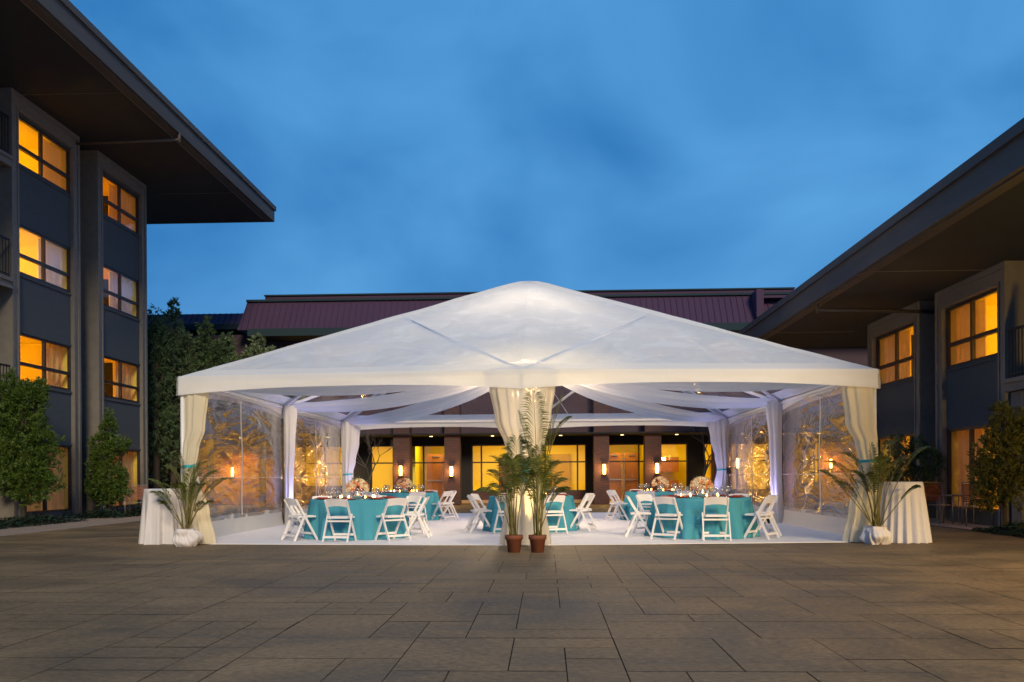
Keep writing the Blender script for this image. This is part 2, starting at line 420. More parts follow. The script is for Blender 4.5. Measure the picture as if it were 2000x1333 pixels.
for c, n0, n1 in ((FL, FM, ML), (FR, MR, FM), (BL, ML, BM), (BR, BM, MR)):   # white reinforcement along the hips
    mb = MB()
    for n in (n0, n1):
        def fn(s, t, n=n):
            w = .26 / max(.02, (c - n).length) / max(t, .02)
            return roof_pt(c, n, min(1, w * s), t, up=.008)
        mb.grid(fn, 2, 26)
    T(mb, 'hip_strap', MT['white'], True)
for e0, e1 in ((FL, FM), (FM, FR), (FR, MR), (MR, BR), (BR, BM), (BM, BL), (BL, ML), (ML, FL)):
    mb = MB(); mb.grid(lambda s, t: AP.lerp(e0.lerp(e1, s), .955 + .046 * t) + Vector((0,0,.012)), 16, 2)
    T(mb, 'eave_band', MT['white'], True)
# frame tubes
def tubep(a, b, r, name, mat='tube'):
    return T(MB().tube([a, b], r, 8), name, MT[mat], True)
dz = Vector((0,0,-.06))
for p in (FL, FM, FR, MR, BR, BL, ML):
    inn = Vector((XC, YM, 0)) - Vector((p.x, p.y, 0)); inn = inn.normalized() * .05
    q = Vector((p.x, p.y, 0)) + inn
    T(MB().tube([q + Vector((0,0,.02)), q + Vector((0,0,EZ-.03))], .038, 10).box(q.x-.1, q.x+.1, q.y-.1, q.y+.1, .017, .028), 'pole', MT['tube'], True)
mb = MB()
for a, b in ((FL, FM), (FM, FR), (FR, MR), (MR, BR), (BR, BM), (BM, BL), (BL, ML), (ML, FL)):
    for zz in (-.05,): mb.tube([a + Vector((0,0,zz)), b + Vector((0,0,zz))], .035, 8)
T(mb, 'eave_beam', MT['tube'], True)
for c in (FL, FR, BL, BR):
    T(MB().tube([c + dz, AP + Vector((0,0,-.12))], .04, 8), 'hip_rafter', MT['tube'], True)
for m_, cs in ((FM, (FL, FR)), (BM, (BL, BR)), (ML, (FL, BL)), (MR, (FR, BR))):
    for c in cs:
        e = c.lerp(AP, .56)
        T(MB().tube([m_ + dz, e + Vector((0,0,-.07))], .04, 8), 'jack_rafter', MT['tube'], True)
T(MB().lathe([(.0,-.02),(.10,-.02),(.10,.04),(.0,.05)], (XC, YM, APZ-.2), 12).tube([(XC,YM,APZ-.2),(XC,YM,4.1)], .012, 6), 'peak_hub', MT['tube'])
# thin cable braces from eaves to rafters
for a, b in ((BL.lerp(BM,.45), AP.lerp(BL,.55)), (BM.lerp(BR,.55), AP.lerp(BR,.55)), (BL.lerp(BM,.8), AP.lerp(BM,.45)), (BM.lerp(BR,.2), AP.lerp(BM,.45))):
    T(MB().tube([a + Vector((0,0,-.03)), b + Vector((0,0,-.2))], .008, 5), 'cable_brace', MT['tube'])
# valances
def valance(a, b, outn, d0=.34, d1=.225):
    mb = MB()
    def fn(s, t):
        p = a.lerp(b, s); dr = d1 + (d0 - d1) * abs(2 * s - 1) ** 2.2
        z = EZ + .012 - dr * t
        k = .012 * t * noise.noise((s * 9, t * 2, a.x)) * 2 + .02 * t
        return Vector((p.x, p.y, z)) + outn * (.045 + k)
    mb.grid(fn, 60, 6)
    return T(mb, 'valance', MT['white'], True)
for a, b, n in ((FL, FM, Vector((0,-1,0))), (FM, FR, Vector((0,-1,0))), (FR, MR, Vector((1,0,0))), (MR, BR, Vector((1,0,0))),
                (BR, BM, Vector((0,1,0))), (BM, BL, Vector((0,1,0))), (BL, ML, Vector((-1,0,0))), (ML, FL, Vector((-1,0,0)))):
    valance(a, b, n)
# clear side walls
def side_wall(x, y0, y1, sgn):
    n = 40
    def fn(s, t):
        y = y0 + (y1 - y0) * s; z = .34 + (2.90 - .34) * t
        w = .03 * math.sin(PI * s * 2) ** 2 * math.sin(PI * t) + .02 * noise.noise((y * 1.5, z * 2.2, x)) + .012 * noise.noise((y * 5, z * 7, x))
        return (x + sgn * (.02 + w), y, z)
    T(MB().grid(fn, n, 24), 'clear_wall', MT['vside'], True)
    def sk(s, t):
        y = y0 + (y1 - y0) * s; z = .01 + (.42 + .03 * noise.noise((y * 1.7, 0, x)) - .01) * t
        return (x + sgn * (.03 - .05 * (1 - t) ** 2 + .02 * noise.noise((y * 3, z * 3, 5))) , y, z)
    T(MB().grid(sk, 50, 6), 'wall_skirt', MT['white'], True)
    def tb(s, t):
        y = y0 + (y1 - y0) * s; lo = 2.87 - .12 * abs(2 * s - 1) ** 3; z = lo + (2.93 - lo) * t
        return (x + sgn * .012, y, z)
    T(MB().grid(tb, 30, 2), 'wall_header', MT['white'], True)
    ym = (y0 + y1) / 2
    T(MB().grid(lambda s, t: (x + sgn * (.0 + .01 * math.sin(9*t)), ym - .035 + .07 * s + .02 * math.sin(5*t), .38 + 2.45 * t), 2, 14), 'wall_seam', MT['white'], True)
    T(MB().box(x - .004, x + .004, y0, y1, 1.195, 1.203), 'wall_crease', MT['white'])
for x, s in ((XL, -1), (XR, 1)):
    side_wall(x, YF + .25, YM - .08, s); side_wall(x, YM + .08, YB - .1, s)

# ------------------------------------------------------------------ curtains on poles
def smooth_rows(rows, z):
    for (a, b) in zip(rows[:-1], rows[1:]):
        if a[0] >= z >= b[0]:
            t = (a[0] - z) / max(1e-6, a[0] - b[0]); t = t * t * (3 - 2 * t)
            return [a[k] + (b[k] - a[k]) * t for k in range(1, len(a))]
    return list(rows[-1][1:])
def curtain(name, label, base, rows, mat, folds=9, amp=.18, seed=0, tie=None, tail=False, group=None, ang=0, n=72, m=50):
    """rows: (z, offset_x, half_width, half_depth)"""
    t_ = thing(name, label, 'curtain', base, ang, group)
    rnd = random.Random(seed); ph = [rnd.random() * 6.28 for _ in range(3)]
    z0, z1 = rows[0][0], rows[-1][0]
    def fn(s, t):
        z = z0 + (z1 - z0) * t
        ox, hw, hd = smooth_rows(rows, z); a = 2 * PI * s
        r = 1 + amp * (math.sin(folds * a + ph[0] + .4*math.sin(z*1.3)) * .6 + math.sin((folds * 1.6 // 1) * a + ph[1] + z*.3) * .4)
        return (ox + hw * r * math.cos(a), hd * r * math.sin(a), z)
    MB().grid(fn, n, m, closed=True).build('fabric', mat, t_, True)
    if tie:
        z = tie; ox, hw, hd = smooth_rows(rows, z)
        mb = MB().lathe([(1.0,-.025),(1.0,.025)], (0,0,0), 24, False)
        mb.v = [(ox + x * hw * 1.16, y * hd * 1.2 , z + zz + .02*x*.5) for x, y, zz in mb.v]
        if tail:
            for k, dx in enumerate((-.03, .035)):
                mb.grid(lambda s, t: (ox + dx + (s-.5)*.075 + .02*math.sin(t*5+k), -hd*1.25 - .01*math.sin(7*t), z - t*(.28+.08*k)), 2, 8)
            mb.ico((ox, -hd*1.28, z), .045, 8, 5)
        mb.build('ribbon', MT['ribbon'], t_, True)
    return t_
Z0 = .018
curtain('pole_curtain', 'sheer ivory curtain tied with teal ribbon around the front middle pole behind the two palms', (XC+.02, YFM+.10, 0),
        [(2.74,-.02,.50,.13),(2.2,-.01,.43,.12),(1.7,.02,.30,.11),(1.44,.02,.22,.10),(1.2,.02,.235,.11),(.7,.02,.31,.13),(Z0,.02,.39,.16)],
        MT['sheer'], 15, .16, 1, 1.43, True)
curtain('pole_curtain', 'cream curtain tied with teal ribbon at the front left corner of the tent', (XL+.20, YF+.06, 0),
        [(2.74,.07,.20,.10),(2.1,.04,.165,.10),(1.7,-.05,.14,.09),(1.40,-.08,.115,.08),(1.1,-.04,.14,.09),(.6,.10,.17,.11),(Z0,.18,.20,.13)],
        MT['ivory'], 8, .2, 2, 1.40)
curtain('pole_curtain', 'cream curtain tied with teal ribbon at the front right corner of the tent', (XR-.26, YF+.06, 0),
        [(2.74,-.05,.26,.10),(2.1,.0,.24,.10),(1.7,.10,.17,.09),(1.42,.13,.145,.08),(1.1,.12,.17,.09),(.6,.04,.22,.11),(Z0,-.02,.27,.13)],
        MT['ivory'], 8, .2, 3, 1.42)
curtain('pole_curtain', 'white curtain hanging straight down the left middle pole of the tent', (XL+.14, YM-.02, 0),
        [(2.98,.03,.16,.11),(2.0,.02,.115,.10),(1.2,-.01,.10,.09),(Z0,-.02,.10,.10)], MT['drape'], 6, .2, 4)
curtain('pole_curtain', 'white curtain hanging straight down the right middle pole of the tent', (XR-.14, YM-.02, 0),
        [(2.98,-.04,.18,.11),(2.0,-.01,.14,.10),(1.2,.0,.13,.10),(Z0,.03,.13,.10)], MT['drape'], 6, .2, 5)
curtain('pole_curtain', 'white curtain tied with teal ribbon at the back left pole of the tent', (XL+.30, YB-.06, 0),
        [(2.98,.0,.31,.12),(2.3,-.02,.27,.11),(1.7,-.07,.20,.10),(1.28,-.10,.14,.08),(.9,-.08,.17,.09),(Z0,-.05,.22,.12)], MT['drape'], 8, .16, 6, 1.28)
curtain('pole_curtain', 'white curtain tied with teal ribbon at the back right pole of the tent', (XR-.30, YB-.06, 0),
        [(2.98,.0,.31,.12),(2.3,.03,.25,.11),(1.75,.09,.19,.10),(1.36,.12,.16,.08),(.9,.08,.20,.09),(Z0,.04,.24,.12)], MT['drape'], 8, .16, 7, 1.36)
# bunched clear sheets at the two front corners
for x, sg, nm in ((XL-.02, 1, 'left'), (XR+.0, -1, 'right')):
    t_ = thing('bunched_wall', 'clear vinyl wall bunched and tied at the front %s corner pole' % nm, 'clear wall', (x, YF+.12, 0))
    def fn(s, t):
        z = 2.76 - 2.72 * t; w = (.20 + .05*math.cos(t*3)) if t > .4 else .26 - .1 * t
        a = s * 2 * PI; r = 1 + .22 * math.sin(7 * a + t * 2)
        return (sg*.13 + w * .5 * r * math.cos(a), .10 + .08 * r * math.sin(a), z)
    MB().grid(fn, 48, 24, closed=True).build('sheet', MT['vbunch'], t_, True)

# ------------------------------------------------------------------ ceiling swags
def swag(label, p_end, width=.52, drop=.95, cz=4.02, bow=1.0):
    c = Vector((XC, YM, cz)); e = Vector(p_end)
    d = (c - e); d.z = 0; Ld = d.length; d.normalize(); sd = Vector((-d.y, d.x, 0))
    if sd.y > 0: sd = -sd           # side that faces the open front
    def fn(s, t):
        base = e.lerp(c, s)
        z = e.z + (c.z - e.z) * s ** 1.9 - .10 * math.sin(PI * s)
        w = width * (.45 + .55 * min(1, s * 4) ** .7) * (1 - .45 * max(0, s - .7) / .3)
        k = t - .5
        off = sd * (k * w)
        zz = z + k * w * .55 - .07 * math.cos(PI * k) + .010 * math.sin(t * 22 + s * 6)
        return Vector((base.x, base.y, zz)) + off
    o = MB().grid(fn, 48, 16)
    m = thing('ceiling_swag', label, 'drapery', (c.x, c.y, 0), 0, 'white swags under the tent roof')
    o.v = [(x - c.x, y - c.y, z) for x, y, z in o.v]
    o.build('fabric', MT['drape'], m, True)
swag('white fabric swag running from the peak to the left middle pole', (XL+.1, YM, 2.97))
swag('white fabric swag running from the peak to the right middle pole', (XR-.1, YM, 2.97))
swag('white fabric swag running from the peak to the back left pole', (XL+.25, YB-.1, 2.97))
swag('white fabric swag running from the peak to the back right pole', (XR-.25, YB-.1, 2.97))
swag('white fabric swag running from the peak to the front left corner, just under the valance', (XL+.2, YF+.3, 2.97))
swag('white fabric swag running from the peak to the front right corner, just under the valance', (XR-.2, YF+.3, 2.97))

# ------------------------------------------------------------------ chandelier
ch = thing('chandelier', 'lit crystal chandelier glowing behind the sheer middle curtain', 'chandelier', (XC+.05, YM, 2.95))
MB().tube([(0,0,1.2),(0,0,.1)], .012, 6).lathe([(.0,.0),(.05,.02),(.08,.12),(.03,.25),(.02,.6),(.0,.62)], (0,0,0), 12).build('stem', MT['brass'], ch, True)
fr_ = MB(); bl_ = MB(); cr_ = MB()
for tier, (rad, zz, nb) in enumerate(((.46, .22, 8), (.26, .52, 5))):
    fr_.tube([(rad*.92*math.cos(2*PI*k/24), rad*.92*math.sin(2*PI*k/24), zz-.04) for k in range(25)], .008, 6)
    for k in range(nb):
        a = 2 * PI * k / nb + .3 * tier
        pts = [(math.cos(a)*rad*u, math.sin(a)*rad*u, zz - .04 - .14*math.sin(PI*u)) for u in (0,.25,.5,.75,1)]
        fr_.tube(pts, .008, 5); fr_.lathe([(.0,0),(.03,.0),(.03,.02),(.0,.02)], (math.cos(a)*rad, math.sin(a)*rad, zz-.04), 8)
        bl_.lathe([(.004,.0),(.018,.03),(.014,.06),(.002,.10)], (math.cos(a)*rad, math.sin(a)*rad, zz+.0), 8)
        for q in range(5): cr_.ico((math.cos(a)*rad, math.sin(a)*rad, zz - .08 - .035*q), .011, 5, 3)
        for q in range(7):
            b = a + 2*PI/nb*q/7; cr_.ico((math.cos(b)*rad*.95, math.sin(b)*rad*.95, zz - .07 - .10*math.sin(PI*q/7)), .012, 5, 3)
fr_.build('arms', MT['brass'], ch, True); bl_.build('bulbs', MT['bulb'], ch, True); cr_.build('crystals', MT['crystal'], ch)
# ------------------------------------------------------------------ buildings
ROOM_LIGHTS = []
def wall_box(mb, X0, out, d0, d1, y0, y1, z0, z1): mb.box(X0 + out*d0, X0 + out*d1, y0, y1, z0, z1)

def window(root, X0, out, y0, y1, z0, z1, cmat='curtain', split=.5, bar=.38, door=False, curt='far', lamp=False, power=60, curtfrac=.42, tint=(1,.56,.04), art=False, open_shade=False):
    """window unit set in the face of a bay: frame > pane, curtain; interior room behind"""
    d = -.13; fw = .06
    f = MB()
    for (a, b, c, e) in ((y0, y0+fw, z0, z1), (y1-fw, y1, z0, z1), (y0+fw, y1-fw, z0, z0+fw), (y0+fw, y1-fw, z1-fw, z1)):
        wall_box(f, X0, out, d-.05, d+.03, a, b, c, e)
    ym = y0 + (y1-y0)*split; zb = z0 + (z1-z0)*bar
    wall_box(f, X0, out, d-.04, d+.045, ym-.045, ym+.045, z0+fw, z1-fw)
    if not door:
        wall_box(f, X0, out, d-.045, d+.05, y0+fw, ym-.045, zb-.045, zb+.045); wall_box(f, X0, out, d-.045, d+.05, ym+.045, y1-fw, zb-.045, zb+.045)
    w = f.build('window', MT['frame'], root)
    MB().quad((X0+out*d, y0+fw, z0+fw), (X0+out*d, y1-fw, z0+fw), (X0+out*d, y1-fw, z1-fw), (X0+out*d, y0+fw, z1-fw)).build('pane', MT['pane'], w)
    # room
    xi0 = X0 + out*(-.32); xi1 = X0 + out*(-3.6); ya, yb = y0 - .15, y1 + .15; za = z0 - (.05 if door else 1.0); zc = z1 + .12
    r = MB()
    r.quad((xi0,ya,za),(xi1,ya,za),(xi1,ya,zc),(xi0,ya,zc)); r.quad((xi0,yb,za),(xi0,yb,zc),(xi1,yb,zc),(xi1,yb,za))
    r.quad((xi1,ya,za),(xi1,yb,za),(xi1,yb,zc),(xi1,ya,zc)); r.quad((xi0,ya,zc),(xi1,ya,zc),(xi1,yb,zc),(xi0,yb,zc)); r.quad((xi0,ya,za),(xi0,yb,za),(xi1,yb,za),(xi1,ya,za))
    # front lips so that no room light leaks past the frame
    for (a, b, c, e) in ((ya, y0+.02, za, zc), (y1-.02, yb, za, zc), (y0, y1, za, z0+.02), (y0, y1, z1-.02, zc)):
        wall_box(r, X0, out, -.34, -.19, a, b, c, e)
    ri = r.build('interior', MT['room'], w)
    # wall cabinet / headboard and picture in the room
    MB().box(xi1 + out*.05, xi1 + out*.35, ya+.1, ya+1.2, za, za+1.35).build('headboard', MT['wood'], ri) if False else None
    k = MB(); k.box(xi1 + out*.02, xi1 + out*.10, ya + (yb-ya)*.15, ya + (yb-ya)*.85, za, za+1.30)
    k.build('panelling', MT['wood'], w)
    a_ = MB(); ay = ya + (yb-ya)*(.30 + .1*math.sin(z0*7)); a_.box(xi1 + out*.01, xi1 + out*.05, ay, ay+.62, zc-1.0, zc-.45); a_.build('wall_picture', MT['artwork'], w)
    a_ = MB(); a_.box(xi1, xi1 + out*.55, ya+.01, yb-.01, zc-.26, zc-.01); a_.box(xi0 - out*.02, xi0 - out*.16, ya+.01, yb-.01, zc-.10, zc-.04); a_.build('ceiling_bulkhead', MT['room'], w)
    a_ = MB(); a_.box(X0 + out*-1.9, X0 + out*-2.9, yb-.06, yb-.01, za, za+2.1); a_.build('inner_door', MT['wood'], w)
    if curt:
        wd = (y1-y0)*curtfrac; c0 = (y1 - wd) if curt == 'far' else y0
        mb = MB(); mb.grid(lambda s, t: (X0 + out*(-.42 - .05*math.sin(s*50) - .06*math.sin(s*17+1)), c0 - .05 + (wd+.1)*s, za + .02 + (zc - za - .04)*t), 60, 2)
        mb.build('curtain', MT[cmat], w, True)
    if lamp:
        yl = y0 + (y1-y0)*.36; zl = z0 + .30; xl = X0 + out*(-.85)
        MB().lathe([(.13,0),(.18,-.24)], (xl, yl, zl+.24), 16, False).build('lamp_shade', MT['shade'], w, True)
        MB().lathe([(.0,0),(.08,0),(.02,.05),(.012,.5),(.0,.5)], (xl, yl, zl-.5), 10).box(xl-.22, xl+.22, yl-.3, yl+.3, za+.02, zl-.5).build('lamp_table', MT['wood'], w)
    ROOM_LIGHTS.append(((X0 + out*-2.6, y0 + (y1-y0)*.3, zc - (1.05 if not door else .9)), power, tint))
    return w

def bay(root, X0, out, y0, y1, ztop, wins, zbase=0.0, deep=.95):
    """projecting bay: taupe surround, stucco infill, windows [(z0,z1,dict)] from the top down"""
    tr = MB(); P = .34; HD = .46
    for ya, yb, s in ((y0, y0+P, 1), (y1-P, y1, -1)):
        wall_box(tr, X0, out, -.16, 0, ya, yb, zbase, ztop-.002)
        # stepped moulding
        o0 = ya + (.0 if s > 0 else P-.10); wall_box(tr, X0, out, 0, .035, o0, o0+.10, zbase, ztop-.002)
        o1 = ya + (P-.07 if s > 0 else 0); wall_box(tr, X0, out, 0, .022, o1, o1+.07, zbase, ztop-HD+.002)
    wall_box(tr, X0, out, -.16, -.001, y0+P, y1-P, ztop-HD, ztop-.004)
    wall_box(tr, X0, out, 0, .035, y0+.10, y1-.10, ztop-.14, ztop-.003)
    wall_box(tr, X0, out, 0, .022, y0+P-.07, y1-P+.07, ztop-HD, ztop-HD+.07)
    # bay cheeks
    for ya in (y0, y1-.12): wall_box(tr, X0, out, -deep, -.16, ya, ya+.12, zbase, ztop-.004)
    tr.build('bay_surround', MT['trim'], root)
    a, b = y0+P, y1-P
    prev = ztop - HD
    for z0, z1, kw in wins:
        if prev - z1 > .02:
            sp = MB(); wall_box(sp, X0, out, -.18, -.10, a, b, z1 + .0, prev)
            wall_box(sp, X0, out, -.10, -.07, a, b, z1, z1 + .05)
            if prev < ztop - HD - .1: wall_box(sp, X0, out, -.10, -.06, a, b, prev - .09, prev - .04)
            sp.build('infill_panel', MT['stucco'], root)
        window(root, X0, out, a, b, z0, z1, **kw); prev = z0
    if prev > zbase + .03:
        sp = MB(); wall_box(sp, X0, out, -.18, -.10, a, b, zbase, prev); sp.build('infill_panel', MT['stucco'], root)

def balcony_bay(root, X0, out, y0, y1, ztop, levels, door_lit=True):
    for z in levels:
        mb = MB(); wall_box(mb, X0, out, -1.0, .10, y0, y1, z-.20, z-.0)
        wall_box(mb, X0, out, .0, .16, y0, y1, z-.06, z+.03); wall_box(mb, X0, out, .0, .12, y0, y1, z-.24, z-.16)
        mb.build('balcony_slab', MT['trim'], root)
        rl = MB(); wall_box(rl, X0, out, .02, .07, y0+.05, y1-.05, z+1.05, z+1.10); wall_box(rl, X0, out, .03, .06, y0+.05, y1-.05, z+.12, z+.15)
        n = int((y1-y0)/.13)
        for i in range(n+1):
            yy = y0 + .06 + (y1-y0-.12)*i/n; wall_box(rl, X0, out, .036, .052, yy-.008, yy+.008, z+.03, z+1.05)
        rl.build('balcony_rail', MT['rail'], root)

def hall(name, label, X0, out, yend, ztop, ybeg, xe_soffit, fas, sof_end, back, bays):
    root = thing(name, label, 'building', (X0, yend, 0))
    root.location = (0,0,0)
    w = MB()
    edges = [ybeg] + [v for p in sorted(bays) for v in p] + [yend]      # recessed main wall between the bays
    for a, b in zip(edges[::2], edges[1::2]):
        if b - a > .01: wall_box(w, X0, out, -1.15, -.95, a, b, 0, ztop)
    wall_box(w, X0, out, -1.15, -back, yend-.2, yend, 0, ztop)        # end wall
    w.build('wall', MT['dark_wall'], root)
    s = MB()
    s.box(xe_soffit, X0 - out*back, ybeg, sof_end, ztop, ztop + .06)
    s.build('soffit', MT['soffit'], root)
    tr = MB(); tr.box(xe_soffit - out*.26, xe_soffit - out*.285, ybeg, sof_end-.3, ztop-.012, ztop-.002)
    for yy in (sof_end - 3.6, sof_end - 12.0, sof_end - 20): tr.box(xe_soffit - out*.29, X0 - out*.0, yy, yy+.02, ztop-.010, ztop-.002)
    tr.build('soffit_trim', MT['patio'], root)
    f = MB()
    f.box(xe_soffit, xe_soffit + out*.10, ybeg, sof_end + .10, ztop - .02, ztop + fas)
    f.box(xe_soffit + out*.10, xe_soffit + out*.16, ybeg, sof_end + .16, ztop + fas - .16, ztop + fas + .02)
    f.box(xe_soffit - out*.22, xe_soffit, ybeg, sof_end, ztop - .05, ztop - .002)
    f.box(xe_soffit + out*.0, X0 - out*back, sof_end, sof_end + .10, ztop - .018, ztop + fas - .01)
    f.build('fascia', MT['fascia'], root)
    rf = MB()
    x1 = X0 - out*back; zt = ztop + fas
    rf.add([(xe_soffit+out*.1, ybeg, zt), (xe_soffit+out*.1, sof_end+.1, zt), (x1, sof_end+.1, zt + 1.2), (x1, ybeg, zt + 1.2), (x1, ybeg, zt-.3), (x1, sof_end+.1, zt-.3)],
           [(0,1,2,3), (3,2,5,4)])
    rf.build('roof', MT['fascia'], root)
    return root

# left building: 4 storeys
LX = -14.4
yA0, yA1 = on_x(22, 500, LX).y, on_x(155, 500, LX).y
yB0, yB1 = on_x(190, 500, LX).y, on_x(285, 500, LX).y
zs = on_x(284.5, 363, LX).z
xe = on_z(530, 432, zs).x; ye = on_z(530, 432, zs).y
left = hall('hotel_building', 'tall grey hotel wing with four storeys of lit windows at the left', LX, 1, yB1, zs, 4.0, xe, .60, ye, 12, [(yA0, yA1), (yB0, yB1)])
def lw(k, **kw):
    z1 = zs - .54 - 3.0 * k; return (z1 - 1.36, z1, kw)
bay(left, LX, 1, yA0, yA1, zs, [lw(0, curtfrac=.30, power=80, split=.46), lw(1, curtfrac=.36, power=110, lamp=True, cmat='sky_reflect_curtain'), lw(2, curtfrac=.26, power=62, lamp=True, tint=(1,.50,.03)), (.22, 2.2, dict(door=True, curtfrac=.75, power=18, tint=(1,.45,.06)))])
bay(left, LX, 1, yB0, yB1, zs, [lw(0, curtfrac=.48, power=48, tint=(1,.42,.03)), lw(1, curtfrac=.48, power=42, tint=(1,.44,.05), cmat='sky_reflect_curtain'), lw(2, curtfrac=.35, power=55, tint=(1,.42,.03), lamp=True), (.22, 2.2, dict(door=True, curtfrac=.4, power=30, tint=(1,.42,.04)))])
balcony_bay(left, LX, 1, yA0 - 4.5, yA0 - .12, zs, (on_x(10, 306, LX).z, on_x(10, 545, LX).z, on_x(10, 793, LX).z))
p0 = on_x(170, 312, LX - .9); pe = on_z(350, 268, zs - .12)
MB().tube([(LX-.9, pe.y, zs-.28), (pe.x, pe.y, zs-.20)], .05, 8).tube([(pe.x, pe.y, zs-.28), (pe.x, pe.y, zs+.02)], .05, 8).build('drain_pipe', MT['pipe'], left, True)

# right building: 2 storeys
RX = 10.0
yC1, yC0 = on_x(1829, 700, RX).y, on_x(1966, 700, RX).y
yD1, yD0 = on_x(1697, 700, RX).y, on_x(1797, 700, RX).y
zr = on_x(1829, 573, RX).z
xr = on_z(2000, 328, zr).x
yr = 32.0
right = hall('hotel_building', 'low grey hotel wing with two storeys and a broad overhanging roof at the right', RX, -1, yD1, zr, 4.0, xr, .62, yr, 12, [(yC0, yC1), (yD0, yD1), (yC0-3.6, yC0-.6)])
z1r = on_x(1954, 557, RX).z; zdr = on_x(1854, 838, RX).z
bay(right, RX, -1, yC0, yC1, zr, [(z1r-1.5, z1r, dict(split=.52, curtfrac=.42, power=95, lamp=True)), (.32, zdr, dict(door=True, split=.55, curtfrac=.45, power=36, tint=(1,.5,.05)))])
bay(right, RX, -1, yD0, yD1, zr, [(z1r-1.5, z1r, dict(split=.5, curtfrac=.5, power=80, lamp=True, tint=(1,.50,.03))), (.32, zdr, dict(door=True, split=.5, curtfrac=.4, power=60))])
balcony_bay(right, RX, -1, yC0 - 4.5, yC0 - .12, zr, (on_x(1985, 742, RX).z,))
# ground-floor surround and lit door under the right balcony
zbal = on_x(1985, 742, RX).z
mb = MB(); wall_box(mb, RX, -1, -.2, -.02, yC0-.55, yC0-.13, 0, zbal-.25); wall_box(mb, RX, -1, -.2, -.03, yC0-4.5, yC0-.55, zbal-.6, zbal-.25); wall_box(mb, RX, -1, -.2, -.02, yC0-4.5, yC0-4.1, 0, zbal-.6)
mb.build('door_surround', MT['trim'], right)
window(right, RX, -1, yC0-3.6, yC0-.60, .1, zbal-.65, split=.5, door=True, curtfrac=.3, power=50)
pe = on_z(1597, 592, zr - .02)
MB().tube([(RX+.9, pe.y, zr-.32), (pe.x, pe.y, zr-.20)], .05, 8).tube([(pe.x, pe.y, zr-.28), (pe.x, pe.y, zr+.02)], .05, 8).build('drain_pipe', MT['pipe'], right, True)

# back building
BYP, BYG = 36.5, 38.5
back = thing('banquet_hall', 'brick banquet hall with maroon metal roof and bright glazed ground floor behind the tent', 'building')
def bx(px, Y=BYP): return on_y(px, 900, Y).x
SOF = 3.02
ZE = on_y(1035, 641, BYP).z - .02
xl_, xr_ = bx(492), bx(1640)
mb = MB()
mb.box(-19.0, 18.5, BYP + .7, BYP + .9, SOF, ZE)
mb.build('upper_wall', M('plum_cladding', (.045,.028,.05), .8, c2=(.06,.034,.05), scale=1.0), back)
MB().box(-19.0, 18.5, BYP - .25, BYG + .3, SOF - .06, SOF).build('colonnade_ceiling', MT['soffit'], back)
piers = [(768,800),(868,898),(1160,1190),(1260,1292)]
for a, b in piers:
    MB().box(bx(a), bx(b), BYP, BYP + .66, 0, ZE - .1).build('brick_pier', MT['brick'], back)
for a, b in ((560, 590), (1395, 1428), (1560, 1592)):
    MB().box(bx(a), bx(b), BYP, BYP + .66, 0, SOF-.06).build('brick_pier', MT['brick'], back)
# upper windows between the piers
for a, b, lit in ((560,600,1),(610,740,1),(810,860,0),(910,1000,0),(1010,1150,0),(1200,1250,0),(1300,1385,0),(1395,1470,1)):
    f = MB(); x0, x1 = bx(a, BYP+.7), bx(b, BYP+.7); z0, z1 = ZE-1.9, ZE-.45
    f.box(x0, x1, BYP+.60, BYP+.68, z0, z0+.06).box(x0, x1, BYP+.60, BYP+.68, z1-.06, z1).box(x0, x0+.06, BYP+.60, BYP+.68, z0+.06, z1-.06).box(x1-.06, x1, BYP+.60, BYP+.68, z0+.06, z1-.06)
    xm = (x0+x1)/2; f.box(xm-.03, xm+.03, BYP+.61, BYP+.67, z0+.06, z1-.06)
    w = f.build('upper_window', MT['frame'], back)
    MB().quad((x0,BYP+.66,z0),(x1,BYP+.66,z0),(x1,BYP+.66,z1),(x0,BYP+.66,z1)).build('blind', emit('lit_blind', (1,.42,.06), .55) if lit else M('dark_blind', (.09,.05,.045), .4), w)
# mansard roof in standing seam
def mansard(x0, x1, z0, z1, y, run, name, flare=.0):
    mb = MB(); mb.add([(x0-flare,y,z0),(x1,y,z0),(x1,y+run,z1),(x0,y+run,z1),(x0,y+8,z1),(x1,y+8,z1),(x0-flare,y+8,z0)], [(0,1,2,3),(3,2,5,4),(0,3,4,6)])
    n = int((x1-x0)/.25)
    for i in range(n+1):
        xx = x0 + (x1-x0)*i/n; mb.beam((xx, y-.02, z0), (xx, y+run-.02, z1), .022, .05)
    return mb.build(name, MT['maroon'], back)
zt_ = on_y(1035, 584, BYP+.6).z
mansard(bx(489, BYP+.6), 14.6, ZE, zt_, BYP - .5, .9, 'mansard_roof', .16)
c = MB().box(bx(488,BYP+.6), 14.7, BYP+.25, BYP+.45, zt_-.03, zt_+.06); c.build('roof_coping', MT['gutter'], back)
zt2 = on_y(1035, 575, BYP+1.8).z
c = MB().box(bx(524,BYP+1.8), bx(1549, BYP+1.8), BYP+1.5, BYP+3, zt_, zt2); c.build('roof_ridge', MT['maroon'], back)
c = MB().box(bx(523,BYP+1.8), bx(1550,BYP+1.8), BYP+1.42, BYP+3.1, zt2, zt2+.06); c.build('roof_coping', MT['gutter'], back)
MB().box(bx(1472), bx(1486), BYP-.66, BYP+.5, ZE+.25, zt_+.0).box(bx(1486), 14.6, BYP-.3, BYP+.4, zt_-.28, zt_-.18).box(bx(1486), 14.6, BYP-.6, BYP+.4, ZE+.2, ZE+.28).build('roof_duct', MT['maroon'], back)
MB().box(bx(498), 14.6, BYP-.85, BYP+.7, ZE-.32, ZE-.01).build('eave_gutter', MT['gutter'], back)
